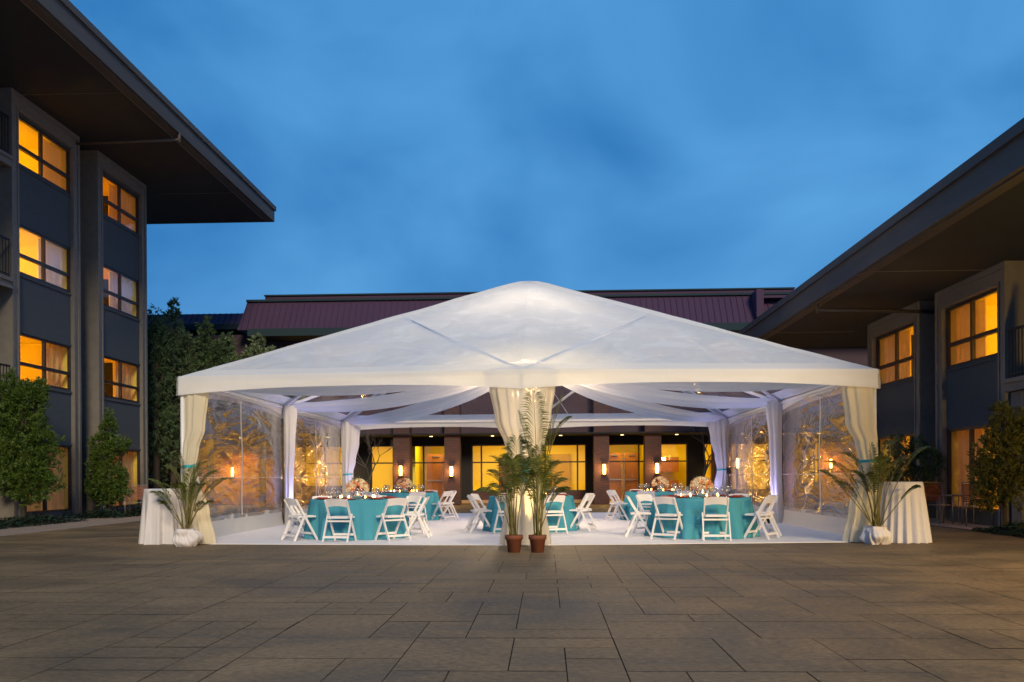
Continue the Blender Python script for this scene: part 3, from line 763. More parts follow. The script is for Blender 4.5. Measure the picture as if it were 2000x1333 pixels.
# lower wing at left
zl0, zl1 = on_y(430, 639, 39).z, on_y(430, 614, 39).z
mansard(on_y(385,620,39).x - 3, bx(489,39), zl0, zl1, 38.4, .5, 'wing_roof')
MB().box(on_y(385,620,39).x-3, bx(489,39), 38.2, 39, zl0-.25, zl0-.005).build('eave_gutter', MT['gutter'], back)
MB().box(-19, bx(489,39), 38.9, 39.1, SOF, zl0-.25).build('wing_wall', MT['dark_wall'], back)

# ground-floor glazing
ZG = on_y(1035, 868, BYG).z; ZD = on_y(1035, 886, BYG+1.5).z; ZBAR = on_y(1035, 903, BYG).z
def gx(px): return on_y(px, 900, BYG).x
MB().box(-19, 18.5, BYG-.02, BYG+.25, ZG, SOF-.06).build('header_band', MT['dark_wall'], back)
solid = [(-200, 395), (540, 575), (692, 724), (898, 921), (1145, 1160), (1343, 1375), (1500, 1535), (1665, 2400)]
for a, b in solid:
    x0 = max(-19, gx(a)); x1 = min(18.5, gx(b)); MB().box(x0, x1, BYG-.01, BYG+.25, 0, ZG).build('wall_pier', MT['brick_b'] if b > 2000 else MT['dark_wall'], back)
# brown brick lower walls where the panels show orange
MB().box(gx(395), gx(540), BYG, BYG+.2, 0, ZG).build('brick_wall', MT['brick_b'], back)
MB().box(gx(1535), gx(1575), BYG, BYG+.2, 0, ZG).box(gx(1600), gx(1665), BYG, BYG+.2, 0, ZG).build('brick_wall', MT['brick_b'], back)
open_ = [(575,692,.75,[634]), (724,803,.42,[768]), (803,898,.0,[827]), (921,1145,.50,[940,1065,1128]), (1160,1262,.0,[1248]), (1262,1343,.45,[]), (1375,1500,.5,[1440]), (1575,1600,.8,[])]
for a, b, zlow, muls in open_:
    x0, x1 = gx(a), gx(b); f = MB()
    f.box(x0, x1, BYG+.05, BYG+.11, ZG-.06, ZG-.002); f.box(x0, x1, BYG+.05, BYG+.11, ZBAR-.03, ZBAR+.03)
    for m_ in muls: f.box(gx(m_)-.035, gx(m_)+.035, BYG+.045, BYG+.115, zlow, ZG-.06)
    f.box(x0, x0+.05, BYG+.046, BYG+.114, zlow, ZG-.06); f.box(x1-.05, x1, BYG+.046, BYG+.114, zlow, ZG-.06)
    if zlow > 0: f.box(x0, x1, BYG+.04, BYG+.12, zlow, zlow+.06)
    w = f.build('shopfront_window', MT['frame'], back)
    MB().quad((x0,BYG+.08,zlow),(x1,BYG+.08,zlow),(x1,BYG+.08,ZG),(x0,BYG+.08,ZG)).build('pane', MT['pane'], w)
    if zlow > 0: MB().box(x0, x1, BYG, BYG+.2, 0, zlow).build('low_wall', MT['brick'], back)
# lobby room behind
LB = BYG + 3.6
x0, x1 = gx(560), gx(1640)
r = MB()
r.quad((x0,LB,0),(x1,LB,0),(x1,LB,SOF),(x0,LB,SOF)); r.quad((x0,BYG+.3,.012),(x0,LB,.012),(x1,LB,.012),(x1,BYG+.3,.012)); r.quad((x0,BYG+.3,SOF-.09),(x1,BYG+.3,SOF-.09),(x1,LB,SOF-.09),(x0,LB,SOF-.09))
r.quad((x0,BYG+.3,0),(x0,LB,0),(x0,LB,SOF),(x0,BYG+.3,SOF)); r.quad((x1,BYG+.3,0),(x1,LB,0),(x1,LB,SOF),(x1,BYG+.3,SOF))
for xx in (gx(806), gx(905), gx(1152), gx(1268), gx(1370)): r.box(xx-.06, xx+.06, BYG+.35, LB, 0, SOF-.09)
r.build('lobby', MT['lobby'], back)
def dbl_door(xa, xb, Y, ztop, hw=True):
    d = MB(); xm = (xa+xb)/2
    d.box(xa, xm-.012, Y, Y+.05, .02, ztop); d.box(xm+.012, xb, Y, Y+.05, .02, ztop)
    o = d.build('double_door', MT['door'], back)
    h = MB()
    for s in (-1, 1):
        h.box(xm+s*.06-.015, xm+s*.06+.015, Y-.03, Y, .02, ztop); h.box(xm+s*.10, xm+s*(xb-xa)*.48, Y-.05, Y-.02, .98, 1.04)
        h.box(xm+s*.25, xm+s*.55, Y-.06, Y-.01, ztop-.14, ztop-.09)
    h.build('push_bar', MT['steel'], o)
dbl_door(on_y(833,900,BYG+1.5).x, on_y(903,900,BYG+1.5).x, BYG+1.5, ZD)
dbl_door(on_y(1186,900,BYG+1.5).x, on_y(1248,900,BYG+1.5).x, BYG+1.5, ZD)
dbl_door(gx(966), gx(1035), LB-.15, 2.1)
MB().box(gx(1075), gx(1118), LB-.2, LB-.02, 0, 2.25).box(gx(1418), gx(1462), LB-.2, LB-.02, .0, 2.2).build('panel_partition', M('tan_partition', (.45,.30,.10), .6), back)
MB().box(gx(748), gx(790), LB-.7, LB-.1, 1.5, 2.15).box(gx(1300), gx(1345), LB-.7, LB-.1, 1.35, 2.05).build('wall_cabinet', MT['wood'], back)
MB().box(gx(1300), gx(1345), LB-.7, LB-.1, 0, .95).box(gx(748), gx(790), LB-.7, LB-.1, 0, .9).build('counter', MT['wood'], back)
# step at the glazing
MB().box(gx(898), gx(1160), BYG-.35, BYG-.03, 0, .14).build('step', M('warm_stone_step', (.40,.24,.12), .8), back)
# downlights in the colonnade; outer ones added to light the brick beside the tent
for px in (842, 962, 1095, 1215, 1322, 640, 470, 1450, 1600):
    p = on_y(px, 850, BYP+1.2); MB().lathe([(.0,0),(.07,0),(.07,-.012),(.0,-.012)], (p.x, BYP+1.2, SOF-.062), 12).build('downlight', MT['downlight'], back)
# sconces on the piers
SC = []
k0 = None
for px, py, lab in ((783, 920, 'on the brick pier farthest left, above the bouquets'), (882, 921, 'on the second brick pier, left of the middle curtain'), (1180, 917, 'on the brick pier just right of the middle curtain'), (1283, 915, 'on the brick pier farthest right, beside the bare tree'),
                    (455, 922, 'seen through the front left clear wall'), (1440, 905, 'seen through the back right clear wall'), (1622, 906, 'seen through the front right clear wall')):
    Yw = BYP if 760 < px < 1300 else (BYG if px != 1440 else BYP)
    p = on_y(px, py, Yw); p.y = Yw
    if k0 is None:
        k0 = thing('wall_sconce', '', 'wall lamp', p, 0, 'sconces on the banquet hall front')
        MB().lathe([(.055,-.20),(.055,.20)], (0,-.07,0), 12, True).build('glass_tube', MT['sconce'], k0, True)
        b = MB().box(-.09,.09,-.03,-.002,-.24,.24).box(-.085,.085,-.13,-.03,-.235,-.205).box(-.085,.085,-.13,-.03,.205,.235)
        b.box(-.085,-.070,-.13,-.115,-.205,.205).box(.070,.085,-.13,-.115,-.205,.205); b.build('bracket', MT['sconce_metal'], k0)
        o = k0
    else: o = copy_tree(k0)
    o.location = p; o['label'] = 'glowing upright wall sconce ' + lab
    SC.append(p)
# ------------------------------------------------------------------ tables, cloths, settings
def cloth_mesh(r=.915, h=.765, folds=15, seed=1, flare=.10, amp=.11, n=150, m=16, z_end=.018):
    rnd = random.Random(seed); ph = [rnd.random()*6.28 for _ in range(4)]
    mb = MB()
    def rad(a, z):
        t = (h - z) / h
        w = math.sin(folds*a + ph[0] + 1.2*math.sin(2*a+ph[3])) * .55 + math.sin((folds-4)*a + ph[1]) * .3 + math.sin((2*folds+3)*a + ph[2]) * .18
        return r + flare*t + amp*(t**.8)*w*(1 if t > 0 else 0)
    rings = [(0.0, h)] + [(r*.5, h)] + [(r*.97, h)]
    vs = [(0,0,h)]; 
    for rr in (r*.5, r*.96): vs += [(rr*math.cos(2*PI*k/n), rr*math.sin(2*PI*k/n), h) for k in range(n)]
    for j in range(m+1):
        z = h - .008 - (h - .008 - z_end) * j / m
        vs += [(rad(2*PI*k/n, z)*math.cos(2*PI*k/n), rad(2*PI*k/n, z)*math.sin(2*PI*k/n), z) for k in range(n)]
    fs = [(0, 1+k, 1+(k+1)%n) for k in range(n)]
    for j in range(m+2):
        a = 1 + j*n; b = a + n
        fs += [(a+k, b+k, b+(k+1)%n, a+(k+1)%n) for k in range(n)]
    return mb.add(vs, fs)

def make_chair():
    t = thing('folding_chair', '', 'chair', group='white folding chairs round the banquet tables')
    W = .205
    for s in (-1, 1):
        MB().beam((s*W, .235, .0), (s*W, -.215, .765), .024, .042).build('upright', MT['chair'], t)
        MB().beam((s*(W+.028), -.265, .0), (s*(W+.028), -.03, .50), .022, .040).build('rear_leg', MT['chair'], t)
    # curved back slat with arched lower edge
    def yz(z): return .235 - .45 * z / .765
    b = MB()
    def sl(s, t_):
        x = -W + 2*W*s; arch = .035 * (1 - (2*s-1)**2); lo = .625 + arch*.8; hi = .775 + arch*.35
        z = lo + (hi-lo)*t_; return Vector((x, yz(z) - .03*(1-(2*s-1)**2), z))
    b.grid(sl, 10, 3); b.grid(lambda s, t_: sl(s, t_) + Vector((0,.018,0)), 10, 3)
    b.grid(lambda s, t_: sl(s, 1) + Vector((0,.018*t_,0)), 10, 1); b.grid(lambda s, t_: sl(s, 0) + Vector((0,.018*t_,0)), 10, 1)
    b.build('backrest', MT['chair'], t)
    MB().box(-W+.015, W-.015, -.16, .22, .425, .455).box(-W+.04, W-.04, -.13, .19, .455, .462).build('seat', MT['chair'], t)
    MB().box(-W, W, .155, .177, .10, .14).build('stretcher', MT['chair'], t)
    MB().box(-W-.02, W+.02, -.235, -.213, .075, .115).build('stretcher', MT['chair'], t)
    MB().box(-W-.02, W+.02, -.10, -.08, .36, .39).build('seat_rail', MT['chair'], t)
    return t
CH = make_chair(); ch_used = False

def make_glass():
    prof = [(.034,0),(.033,.004),(.005,.010),(.004,.085),(.020,.105),(.036,.14),(.037,.17),(.030,.205)]
    return MB().lathe(prof, n=10, cap=False).build('wine_glass', MT['stem_glass'], None, True)
GL = make_glass(); gl_used = False
def make_votive():
    t = thing('candle_votive', '', 'candle', group='votive candles on the tables')
    MB().lathe([(.028,0),(.034,.065)], n=10, cap=False).build('cup', MT['votive'], t, True)
    MB().lathe([(.0,.02),(.014,.025),(.014,.045),(.003,.075)], n=8, cap=False).build('flame', MT['flame'], t, True)
    return t
VO = make_votive(); vo_used = False
def make_plate():
    t = thing('place_setting', '', 'plate', group='red place settings')
    MB().lathe([(.0,.0),(.10,.0),(.165,.014),(.165,.018),(.10,.006),(.0,.006)], n=20, cap=False).build('charger', MT['charger'], t, True)
    MB().box(-.05,.05,-.09,.09,.012,.034).build('napkin', MT['charger'], t)
    return t
PLT = make_plate(); pl_used = False

def bouquet(label, loc, seed, rr=.21):
    t = thing('bouquet', label, 'flowers', loc)
    MB().lathe([(.05,0),(.085,.02),(.095,.09),(.07,.13),(.08,.15)], n=16).build('vase', MT['vase'], t, True)
    rnd = random.Random(seed); A, B, C = MB(), MB(), MB()
    for k in range(75):
        u = rnd.random(); a = rnd.random()*2*PI; e = math.acos(1 - 1.25*u)
        d = Vector((math.sin(e)*math.cos(a), math.sin(e)*math.sin(a), math.cos(e)))
        p = Vector((0,0,.20)) + Vector((d.x*rr, d.y*rr, d.z*rr*.85))
        s = rnd.uniform(.03, .052); tgt = A if noise.noise(d*1.6 + Vector((seed*3.1,0,0))) + rnd.uniform(-.25,.25) > -.16 else B
        # rose: core plus petals turned outward
        tgt.ico(p, s*.55, 6, 4)
        q = d.to_track_quat('Z', 'Y')
        for i in range(7):
            b = i*2*PI/7 + rnd.random(); r0, r1 = s*.35, s*1.05
            def P(rad, ang, h): return p + q @ Vector((rad*math.cos(ang), rad*math.sin(ang), h))
            tgt.quad(P(r0, b-.3, -s*.2), P(r1, b-.42, s*.25), P(r1*1.05, b+.42, s*.2), P(r0, b+.3, -s*.2))
    for k in range(90):
        a = rnd.random()*2*PI; e = rnd.uniform(.1, 2.0); d = Vector((math.sin(e)*math.cos(a), math.sin(e)*math.sin(a), math.cos(e)))
        p = Vector((0,0,.19)) + d*rr*rnd.uniform(.8,1.05); s = rnd.uniform(.03,.06); o = d.orthogonal().normalized()*s*.3
        C.quad(p-o, p+d*s*.5+o.cross(d)*.5, p+d*s*1.6, p+o)
    A.build('cream_flowers', MT['cream'], t); B.build('orange_flowers', MT['orange'], t); C.build('greenery', MT['pale_leaf'], t)

posn = ['left of the two nearest the camera', 'right of the two nearest the camera',
        'on its near right side', 'on its far right side', 'right of the two farthest back', 'left of the two farthest back', 'on its far left side', 'on its near left side']
posn_rot = ['nearest the camera', 'on its near right side', 'at its right end', 'on its far right side', 'farthest from the camera', 'on its far left side', 'at its left end', 'on its near left side']
angs = [-112.5, -67.5, -22.5, 22.5, 67.5, 112.5, 157.5, -157.5]
tabs = []
def tbl(px, py_front, desc, dz=0, skip=(), rot=0, glow=0):
    global ch_used, gl_used, vo_used, pl_used
    c = on_z(px, py_front); c.y += 1.02; c.x = on_y(px, 950, c.y).x; i = len(tabs); tabs.append(c)
    base = (c.x, c.y, .017)
    t = thing('round_table', 'round banquet table under the teal cloth, ' + desc, 'table', base, 0, 'round banquet tables')
    MB().lathe([(.0,.71),(.905,.71),(.905,.735),(.0,.735)], n=32).build('tabletop', MT['wood'], t)
    MB().tube([(0,0,0),(0,0,.71)], .05, 10).lathe([(.0,0),(.3,0),(.3,.03),(.0,.05)], n=16).build('pedestal', MT['patio'], t)
    cl = cloth_mesh(seed=i+1, z_end=.004, h=.745).build('tablecloth', MT['teal'], None, True); cl.location = base
    tag(cl, 'teal cloth hanging to the floor on the ' + desc, 'tablecloth', 'teal tablecloths')
    ztab = .017 + .747
    rnd = random.Random(40 + i)
    for k, a in enumerate(angs):
        if k in skip: continue
        ar = R(a + rot + rnd.uniform(-3.5, 3.5)); rd = 1.20 + rnd.uniform(-.05, .06)
        x, y = c.x + rd*math.cos(ar), c.y + rd*math.sin(ar)
        rz = ar + PI/2 + R(rnd.uniform(-8, 8))
        place(CH, ch_used, (x, y, .017), rz, 'white folding chair at %s, %s' % (desc, (posn_rot if rot else posn)[k])); ch_used = True
        pr = .70
        place(PLT, pl_used, (c.x + pr*math.cos(ar), c.y + pr*math.sin(ar), ztab), ar + PI/2, 'red charger plate with folded red napkin on the ' + desc, 'red place settings on the ' + desc); pl_used = True
        for dd, rr in ((.26, .56), (.38, .50)):
            g_ = GL if not gl_used else GL.copy()
            if gl_used: col.objects.link(g_)
            gl_used = True
            g_.location = (c.x + rr*math.cos(ar+dd), c.y + rr*math.sin(ar+dd), ztab)
            tag(g_, 'clear stemmed glass on the ' + desc, 'wine glass', 'wine glasses on the ' + desc)
    for k in range(7):
        a = 2*PI*k/7 + .3*i; rr = .34 + .05*(k % 2)
        place(VO, vo_used, (c.x + rr*math.cos(a), c.y + rr*math.sin(a), ztab), 0, 'lit votive candle on the ' + desc, 'votive candles on the ' + desc); vo_used = True
    bouquet('round bouquet of cream and orange roses on the ' + desc, (c.x, c.y, ztab), 11 + i, .215)
tbl(698, 1058, 'front left table', rot=21)
tbl(1370, 1056, 'front right table', rot=25)
tbl(1037, 1043, 'middle table behind the palms', rot=0)
tbl(790, 1020, 'back left table')
tbl(1290, 1020, 'back right table')

# ------------------------------------------------------------------ cocktail tables with white cloths
def cocktail(label, px, py, r, h, seed, folds, flare, mat='linen'):
    c = on_z(px, py); c.y += r
    t = thing('cocktail_table', label + ', its pedestal under the cloth', 'table', (c.x, c.y, 0))
    MB().tube([(0,0,0),(0,0,h-.03)], .04, 10).lathe([(.0,0),(r*.7,0),(r*.7,.03),(.0,.05)], n=16).build('pedestal', MT['patio'], t)
    MB().lathe([(.0,h-.035),(r*.97,h-.035),(r*.97,h-.012),(.0,h-.012)], n=24).build('tabletop', MT['wood'], t)
    o = cloth_mesh(r, h, folds, seed, flare, .075, 140, 22, .004).build('tablecloth', MT[mat], None, True); o.location = (c.x, c.y, .0)
    tag(o, 'floor length white cloth on the ' + label, 'tablecloth')
    return c
ct1 = cocktail('tall cocktail table left of the tent', 303, 1064, .315, 1.0, 21, 9, .07)
ct2 = cocktail('tall cocktail table right of the tent', 1777, 1061, .345, 1.05, 22, 21, .12, 'linen')

# ------------------------------------------------------------------ palms
def frond(leaf, stem, p0, p1, p2, L0=.26, start=.45, n=46, rnd=random, flat=0.0):
    p0, p1, p2 = Vector(p0), Vector(p1), Vector(p2)
    def B(t): return p0*(1-t)**2 + p1*2*t*(1-t) + p2*t*t
    def D(t): return ((p1-p0)*(1-t) + (p2-p1)*t).normalized()
    pts = [B(i/14) for i in range(15)]
    stem.tube(pts, [.0075*(1-i/14)+.0025 for i in range(15)], 5)
    up = Vector((0,0,1))
    for i in range(n):
        t = start + (1-start)*i/(n-1); p = B(t); d = D(t)
        sd = d.cross(up)
        sd = sd.normalized() if sd.length > .05 else Vector((1,0,0))
        nn = sd.cross(d).normalized()
        ln = L0 * (math.sin(PI*(.12+.80*(i/(n-1)))))**.6 * rnd.uniform(.85,1.1)
        for s in (-1, 1):
            sw = .75 + .5*i/n
            di = (sd*s*(1.0) + d*sw + nn*.28 + Vector((rnd.uniform(-.1,.1),)*3)).normalized()
            tip = p + di*ln + Vector((0,0,-.05*ln - .8*ln*ln*(1-flat)))
            mid = p + di*ln*.5 + Vector((0,0,.015))
            wd = d * (.0068 + .003*rnd.random())
            leaf.add([p, mid - wd, tip, mid + wd], [(0,1,2,3)])

def palm(label, px, py, pot, tips, seed, L0=.24, nstem=6, base=None, wrap=False):
    b = on_z(px, py); rnd = random.Random(seed)
    if wrap: b = on_y(px, 1060, 14.93); b.z = 0
    t = thing('potted_palm', label, 'potted plant', b, 0)
    ph = .27
    if not wrap:
        MB().lathe([(.0,.0),(.095,.0),(.125,.20),(.14,.205),(.143,.27),(.128,.27),(.118,.225),(.0,.22)], n=24, cap=False).build('pot', MT['terracotta'], t, True)
    else:
        mb = MB()
        def fn(s, t_):
            a = 2*PI*s; z = .0 + .31*t_; r = (.10 + .115*max(0,math.sin(PI*(.12+.80*t_)))**.6) * (1 + .42*noise.noise((math.cos(a)*1.5, math.sin(a)*1.5, z*6+seed)) + .24*noise.noise((math.cos(a)*3.5+z*6, math.sin(a)*3.5, z*5)) + .035*math.sin(13*a+14*z+2*math.sin(3*a)))
            return (r*math.cos(a), r*math.sin(a), z)
        mb.grid(fn, 90, 26, closed=True); mb.grid(lambda s, t_: ((.15*(1-t_)+.03)*math.cos(2*PI*s), (.15*(1-t_)+.03)*math.sin(2*PI*s), .31-.03*t_), 30, 2, closed=True)
        mb.build('pot_wrap', MT['linen'], t, True)
        MB().lathe([(.0,.0),(.12,.0),(.14,.27),(.0,.27)], n=16).build('pot', MT['terracotta'], t)
    MB().lathe([(.0,0),(.12,0)], (0,0,ph-.035), 16, False).build('soil', MT['soil'], t)
    lf, st = MB(), MB()
    for (tx, ty, dy, bow, st_) in tips:
        tip = on_y(tx, ty, b.y + dy) - b
        a = rnd.uniform(0, 6.28); r0 = rnd.uniform(.01,.07)
        p0 = Vector((r0*math.cos(a), r0*math.sin(a), ph-.04))
        ctl = Vector((tip.x*bow + rnd.uniform(-.02,.02), tip.y*bow, max(tip.z*(.62 if bow < .3 else .86), ph+.35) + (.0 if bow < .3 else .12)))
        frond(lf, st, p0, ctl, tip, L0*1.2*rnd.uniform(.85,1.15), st_*.85, rnd=rnd)
    for k in range(nstem):
        a = rnd.uniform(0,6.28); h = rnd.uniform(.5,.95)
        st.tube([(.05*math.cos(a),.05*math.sin(a),ph-.04),(.07*math.cos(a),.07*math.sin(a),ph+h*.5),(.13*math.cos(a),.13*math.sin(a),ph+h)], [.012,.011,.006], 5)
        e = Vector((.13*math.cos(a),.13*math.sin(a),ph+h))
        frond(lf, st, e, e+Vector((.08*math.cos(a),.08*math.sin(a),.22)), e+Vector((.26*math.cos(a),.2*math.sin(a),.26)), L0*.6, .1, 14, rnd)
    lf.build('foliage', MT['palm'], t); st.build('stems', MT['palm_stem'], t, True)
palm('left of two areca palms in terracotta pots before the middle curtain', 1004, 1079, 1,
     [(945,962,-.1,.35,.5),(962,925,.0,.3,.55),(984,908,.1,.3,.5),(990,875,.0,.2,.5),(1000,900,-.15,.3,.5),(1024,905,.1,.3,.5),(1040,930,-.2,.3,.5),(1010,860,.1,.2,.55),(975,955,.15,.3,.5)], 5, .28, 4)
palm('right of two areca palms in terracotta pots, taller, its fronds reaching the valance', 1050, 1079, 1,
     [(1042,770,.0,.0,.55),(1014,812,.05,.1,.55),(1098,778,-.05,.15,.6),(1108,822,.05,.3,.6),(1024,868,.0,.3,.5),(1085,912,.0,.4,.5),(1098,962,-.1,.6,.55),(1090,945,.1,.5,.5),(1040,905,-.2,.2,.5),(1062,900,-.2,.2,.5),(1055,880,.05,.2,.55)], 6, .32, 5)
palm('areca palm in a white wrapped pot between the left cocktail table and the tent corner', 364, 1062, 1,
     [(350,893,.0,.05,.5),(392,905,.05,.2,.5),(330,915,.0,.3,.5),(296,940,-.1,.55,.5),(318,985,-.25,.9,.5),(440,938,-.05,.55,.5),(418,925,.1,.4,.5),(400,985,-.2,.8,.5),(375,920,-.15,.2,.5),(345,950,-.2,.5,.5),(305,965,.1,.7,.5),(392,950,-.2,.5,.5)], 8, .20, 6, wrap=True)
palm('areca palm in a white wrapped pot between the tent corner and the right cocktail table', 1711, 1058, 1,
     [(1622,905,-.05,.5,.45),(1655,890,.05,.4,.5),(1700,872,.0,.2,.5),(1745,865,.1,.3,.5),(1806,878,-.1,.55,.45),(1788,955,-.25,.75,.55),(1640,945,-.1,.7,.5),(1670,925,.0,.4,.5),(1725,900,-.15,.3,.5),(1770,895,.05,.5,.45),(1690,930,-.2,.4,.5),(1740,920,-.1,.5,.5),(1610,925,.1,.8,.5)], 9, .22, 6, wrap=True)

# ------------------------------------------------------------------ shrubs and trees
def tufts(mb, blobs, n, ln, wd, per, rnd, spread=.9, upb=.5, shell=.45):
    tot = sum((b[3]*b[4]*b[5])**.72 for b in blobs)
    for (cx, cy, cz, rx, ry, rz) in blobs:
        k = int(n * (rx*ry*rz)**.72 / tot) + 1
        for _ in range(k):
            d = Vector((rnd.gauss(0,1), rnd.gauss(0,1), rnd.gauss(0,1))).normalized()
            r = (shell + (1-shell)*rnd.random()) * (1 + .38*noise.noise(d*2.3 + Vector((cx,cy,cz))))
            p = Vector((cx + d.x*rx*r, cy + d.y*ry*r, cz + d.z*rz*r))
            if p.z < .05: continue
            ax = (d + Vector((0,0,upb)) + Vector((rnd.gauss(0,.3),)*3)).normalized()
            s = rnd.uniform(.7,1.25)
            for _ in range(per):
                di = (ax + Vector((rnd.gauss(0,1), rnd.gauss(0,1), rnd.gauss(0,1)))*spread*.6).normalized()
                sd = di.cross(Vector((rnd.gauss(0,1), rnd.gauss(0,1), rnd.gauss(0,1)))).normalized()
                q = p + Vector((rnd.gauss(0,.02), rnd.gauss(0,.02), rnd.gauss(0,.02)))
                l = ln*s*rnd.uniform(.7,1.2)
                mb.add([q, q+di*l*.5-sd*wd*.5, q+di*l, q+di*l*.5+sd*wd*.5], [(0,1,2,3)])

def shrub(name, label, cat, loc, blobs, n, ln, wd, per, mat, seed, trunk, spread=.9, group=None, upb=.5, shell=.45):
    rnd = random.Random(seed); t = thing(name, label, cat, loc, 0, group)
    mb = MB(); tufts(mb, blobs, n, ln, wd, per, rnd, spread, upb, shell); mb.build('crown', MT[mat], t)
    tk = MB()
    top = max(b[2] for b in blobs)
    tk.tube([(0,0,0),(.03,.02,top*.35),(-.02,.0,top*.7),(0,0,top)], [trunk, trunk*.85, trunk*.55, trunk*.2], 8)
    for b in blobs:
        z0 = max(.15, b[2]*.55); tk.tube([(0,0,z0),((b[0])*.5,(b[1])*.5,(z0+b[2])/2+.05),(b[0],b[1],b[2])], [trunk*.5,trunk*.35,trunk*.12], 6)
    tk.build('trunk', MT['bark'], t, True)
    return t
b = on_y(46, 1010, 22.4)
shrub('podocarpus_shrub', 'tall dense green shrub with narrow leaves at the far left edge', 'shrub', (b.x, b.y, 0),
      [(0,0,1.5,.85,.75,.95),(-.15,.1,2.6,.72,.65,.8),(.12,0,3.25,.5,.45,.55),(-.3,0,3.5,.35,.3,.5),(.35,-.1,1.15,.6,.55,.6),(.45,0,2.2,.45,.45,.5),(.42,.1,3.55,.2,.2,.35),(-.5,0,1.6,.6,.5,.8)],
      2500, .13, .022, 16, 'podo', 1, .07)
b = on_y(212, 1005, 26.6)
shrub('podocarpus_shrub', 'smaller tiered green shrub in front of the second column of left windows', 'shrub', (b.x, b.y, 0),
      [(0,0,.8,.62,.55,.4),(.1,0,1.25,.55,.5,.35),(-.35,0,1.5,.35,.35,.25),(-.1,0,1.9,.45,.4,.35),(.25,0,2.2,.4,.35,.3),(-.3,0,2.35,.3,.3,.22),(.0,0,2.75,.28,.25,.35),(.03,0,3.1,.14,.14,.25),(-.45,0,1.0,.3,.3,.25)],
      1250, .12, .024, 14, 'podo', 2, .06)
b = on_y(1962, 1015, 18.0)
shrub('olive_shrub', 'loose olive green shrub in front of the lit door at the far right edge', 'shrub', (b.x, b.y, 0),
      [(0,0,1.0,.55,.5,.5),(-.15,0,1.6,.45,.4,.45),(.1,0,2.1,.42,.4,.4),(.35,0,1.4,.5,.45,.5),(-.35,0,1.25,.3,.3,.3),(-.1,0,2.45,.22,.2,.2),(.4,0,2.1,.4,.3,.35),(-.3,0,.75,.35,.3,.3)],
      1250, .085, .028, 14, 'olive', 3, .05)
b = on_y(1785, 1005, 22.3)
shrub('olive_shrub', 'dark leafy shrub behind the right palm, between the two right bays', 'shrub', (b.x, b.y, 0),
      [(0,0,.9,.65,.5,.6),(.3,0,1.5,.5,.4,.45),(-.4,0,1.4,.5,.4,.5),(-.45,0,2.0,.25,.25,.3),(.1,0,1.9,.3,.25,.3)],
      600, .09, .030, 12, 'dark_leaf', 4, .05)
# trees behind the left wing
def tree(label, px, Y, blobs, n, ln, wd, per, mat, seed, trunk=.14, **kw):
    x = on_y(px, 900, Y).x
    shrub('broadleaf_tree', label, 'tree', (x, Y, 0), blobs, n, ln, wd, per, mat, seed, trunk, group='trees beside the banquet hall', **kw)
tree('tall dark tree with a pointed leafy top behind the left wing', 338, 34.2,
     [(0,0,4.9,1.0,1,1.6),(-.3,0,6.3,.75,.7,.8),(.0,0,7.4,.32,.3,.55),(.05,0,8.0,.16,.15,.42),(-.8,0,5.5,.8,.8,.9),(.7,0,5.2,.8,.8,.9),(-.5,0,2.6,.9,1.1,1.5),(.55,0,6.6,.35,.35,.5)], 2800, .20, .05, 11, 'pale_leaf', 11)
tree('feathery drooping tree against the end of the left wing', 304, 33.2,
     [(0,0,6.4,.6,.6,.9),(.1,0,7.5,.34,.3,.40),(-.2,0,7.0,.3,.3,.5),(.5,0,6.3,.5,.5,.7),(-.1,0,5.1,.8,.8,1.0),(0,0,3.2,.9,.9,1.4),(.2,0,6.9,.3,.3,.4)], 900, .22, .03, 12, 'dark_leaf', 12, upb=-.9)
tree('medium tree with upright shoots in the middle of the trees beside the tent', 410, 34.6,
     [(0,0,5.0,1.1,1,1.3),(-.2,0,6.3,.55,.5,.7),(-.15,0,7.2,.26,.25,.5),(.7,0,6.3,.34,.3,.45),(.75,0,6.8,.14,.12,.3),(.8,0,4.7,.8,.8,1.0),(-.8,0,5.6,.8,.8,.9),(.3,0,6.0,.5,.5,.7),(1.1,0,5.6,.5,.5,.6)], 2600, .20, .045, 11, 'dark_leaf', 13)
tree('bushy tree with silvery leaves nearest the tent roof', 512, 33.8,
     [(0,0,5.0,1.0,.9,1.0),(-.2,0,5.9,.55,.5,.55),(.3,0,5.6,.5,.5,.5),(-.15,0,6.5,.22,.2,.3),(.75,0,4.6,.6,.6,.7),(-.9,0,4.8,.8,.8,.9)], 1500, .18, .06, 11, 'pale_leaf', 14)

tree('low spreading tree half hidden by the left slope of the tent roof', 552, 33.4,
     [(0,0,4.4,.9,.8,.9),(-.6,0,5.1,.7,.7,.8),(.3,0,5.1,.5,.5,.5),(-.3,0,5.8,.4,.4,.45),(-.9,0,4.3,.8,.8,1.0)], 1500, .18, .05, 11, 'pale_leaf', 15)
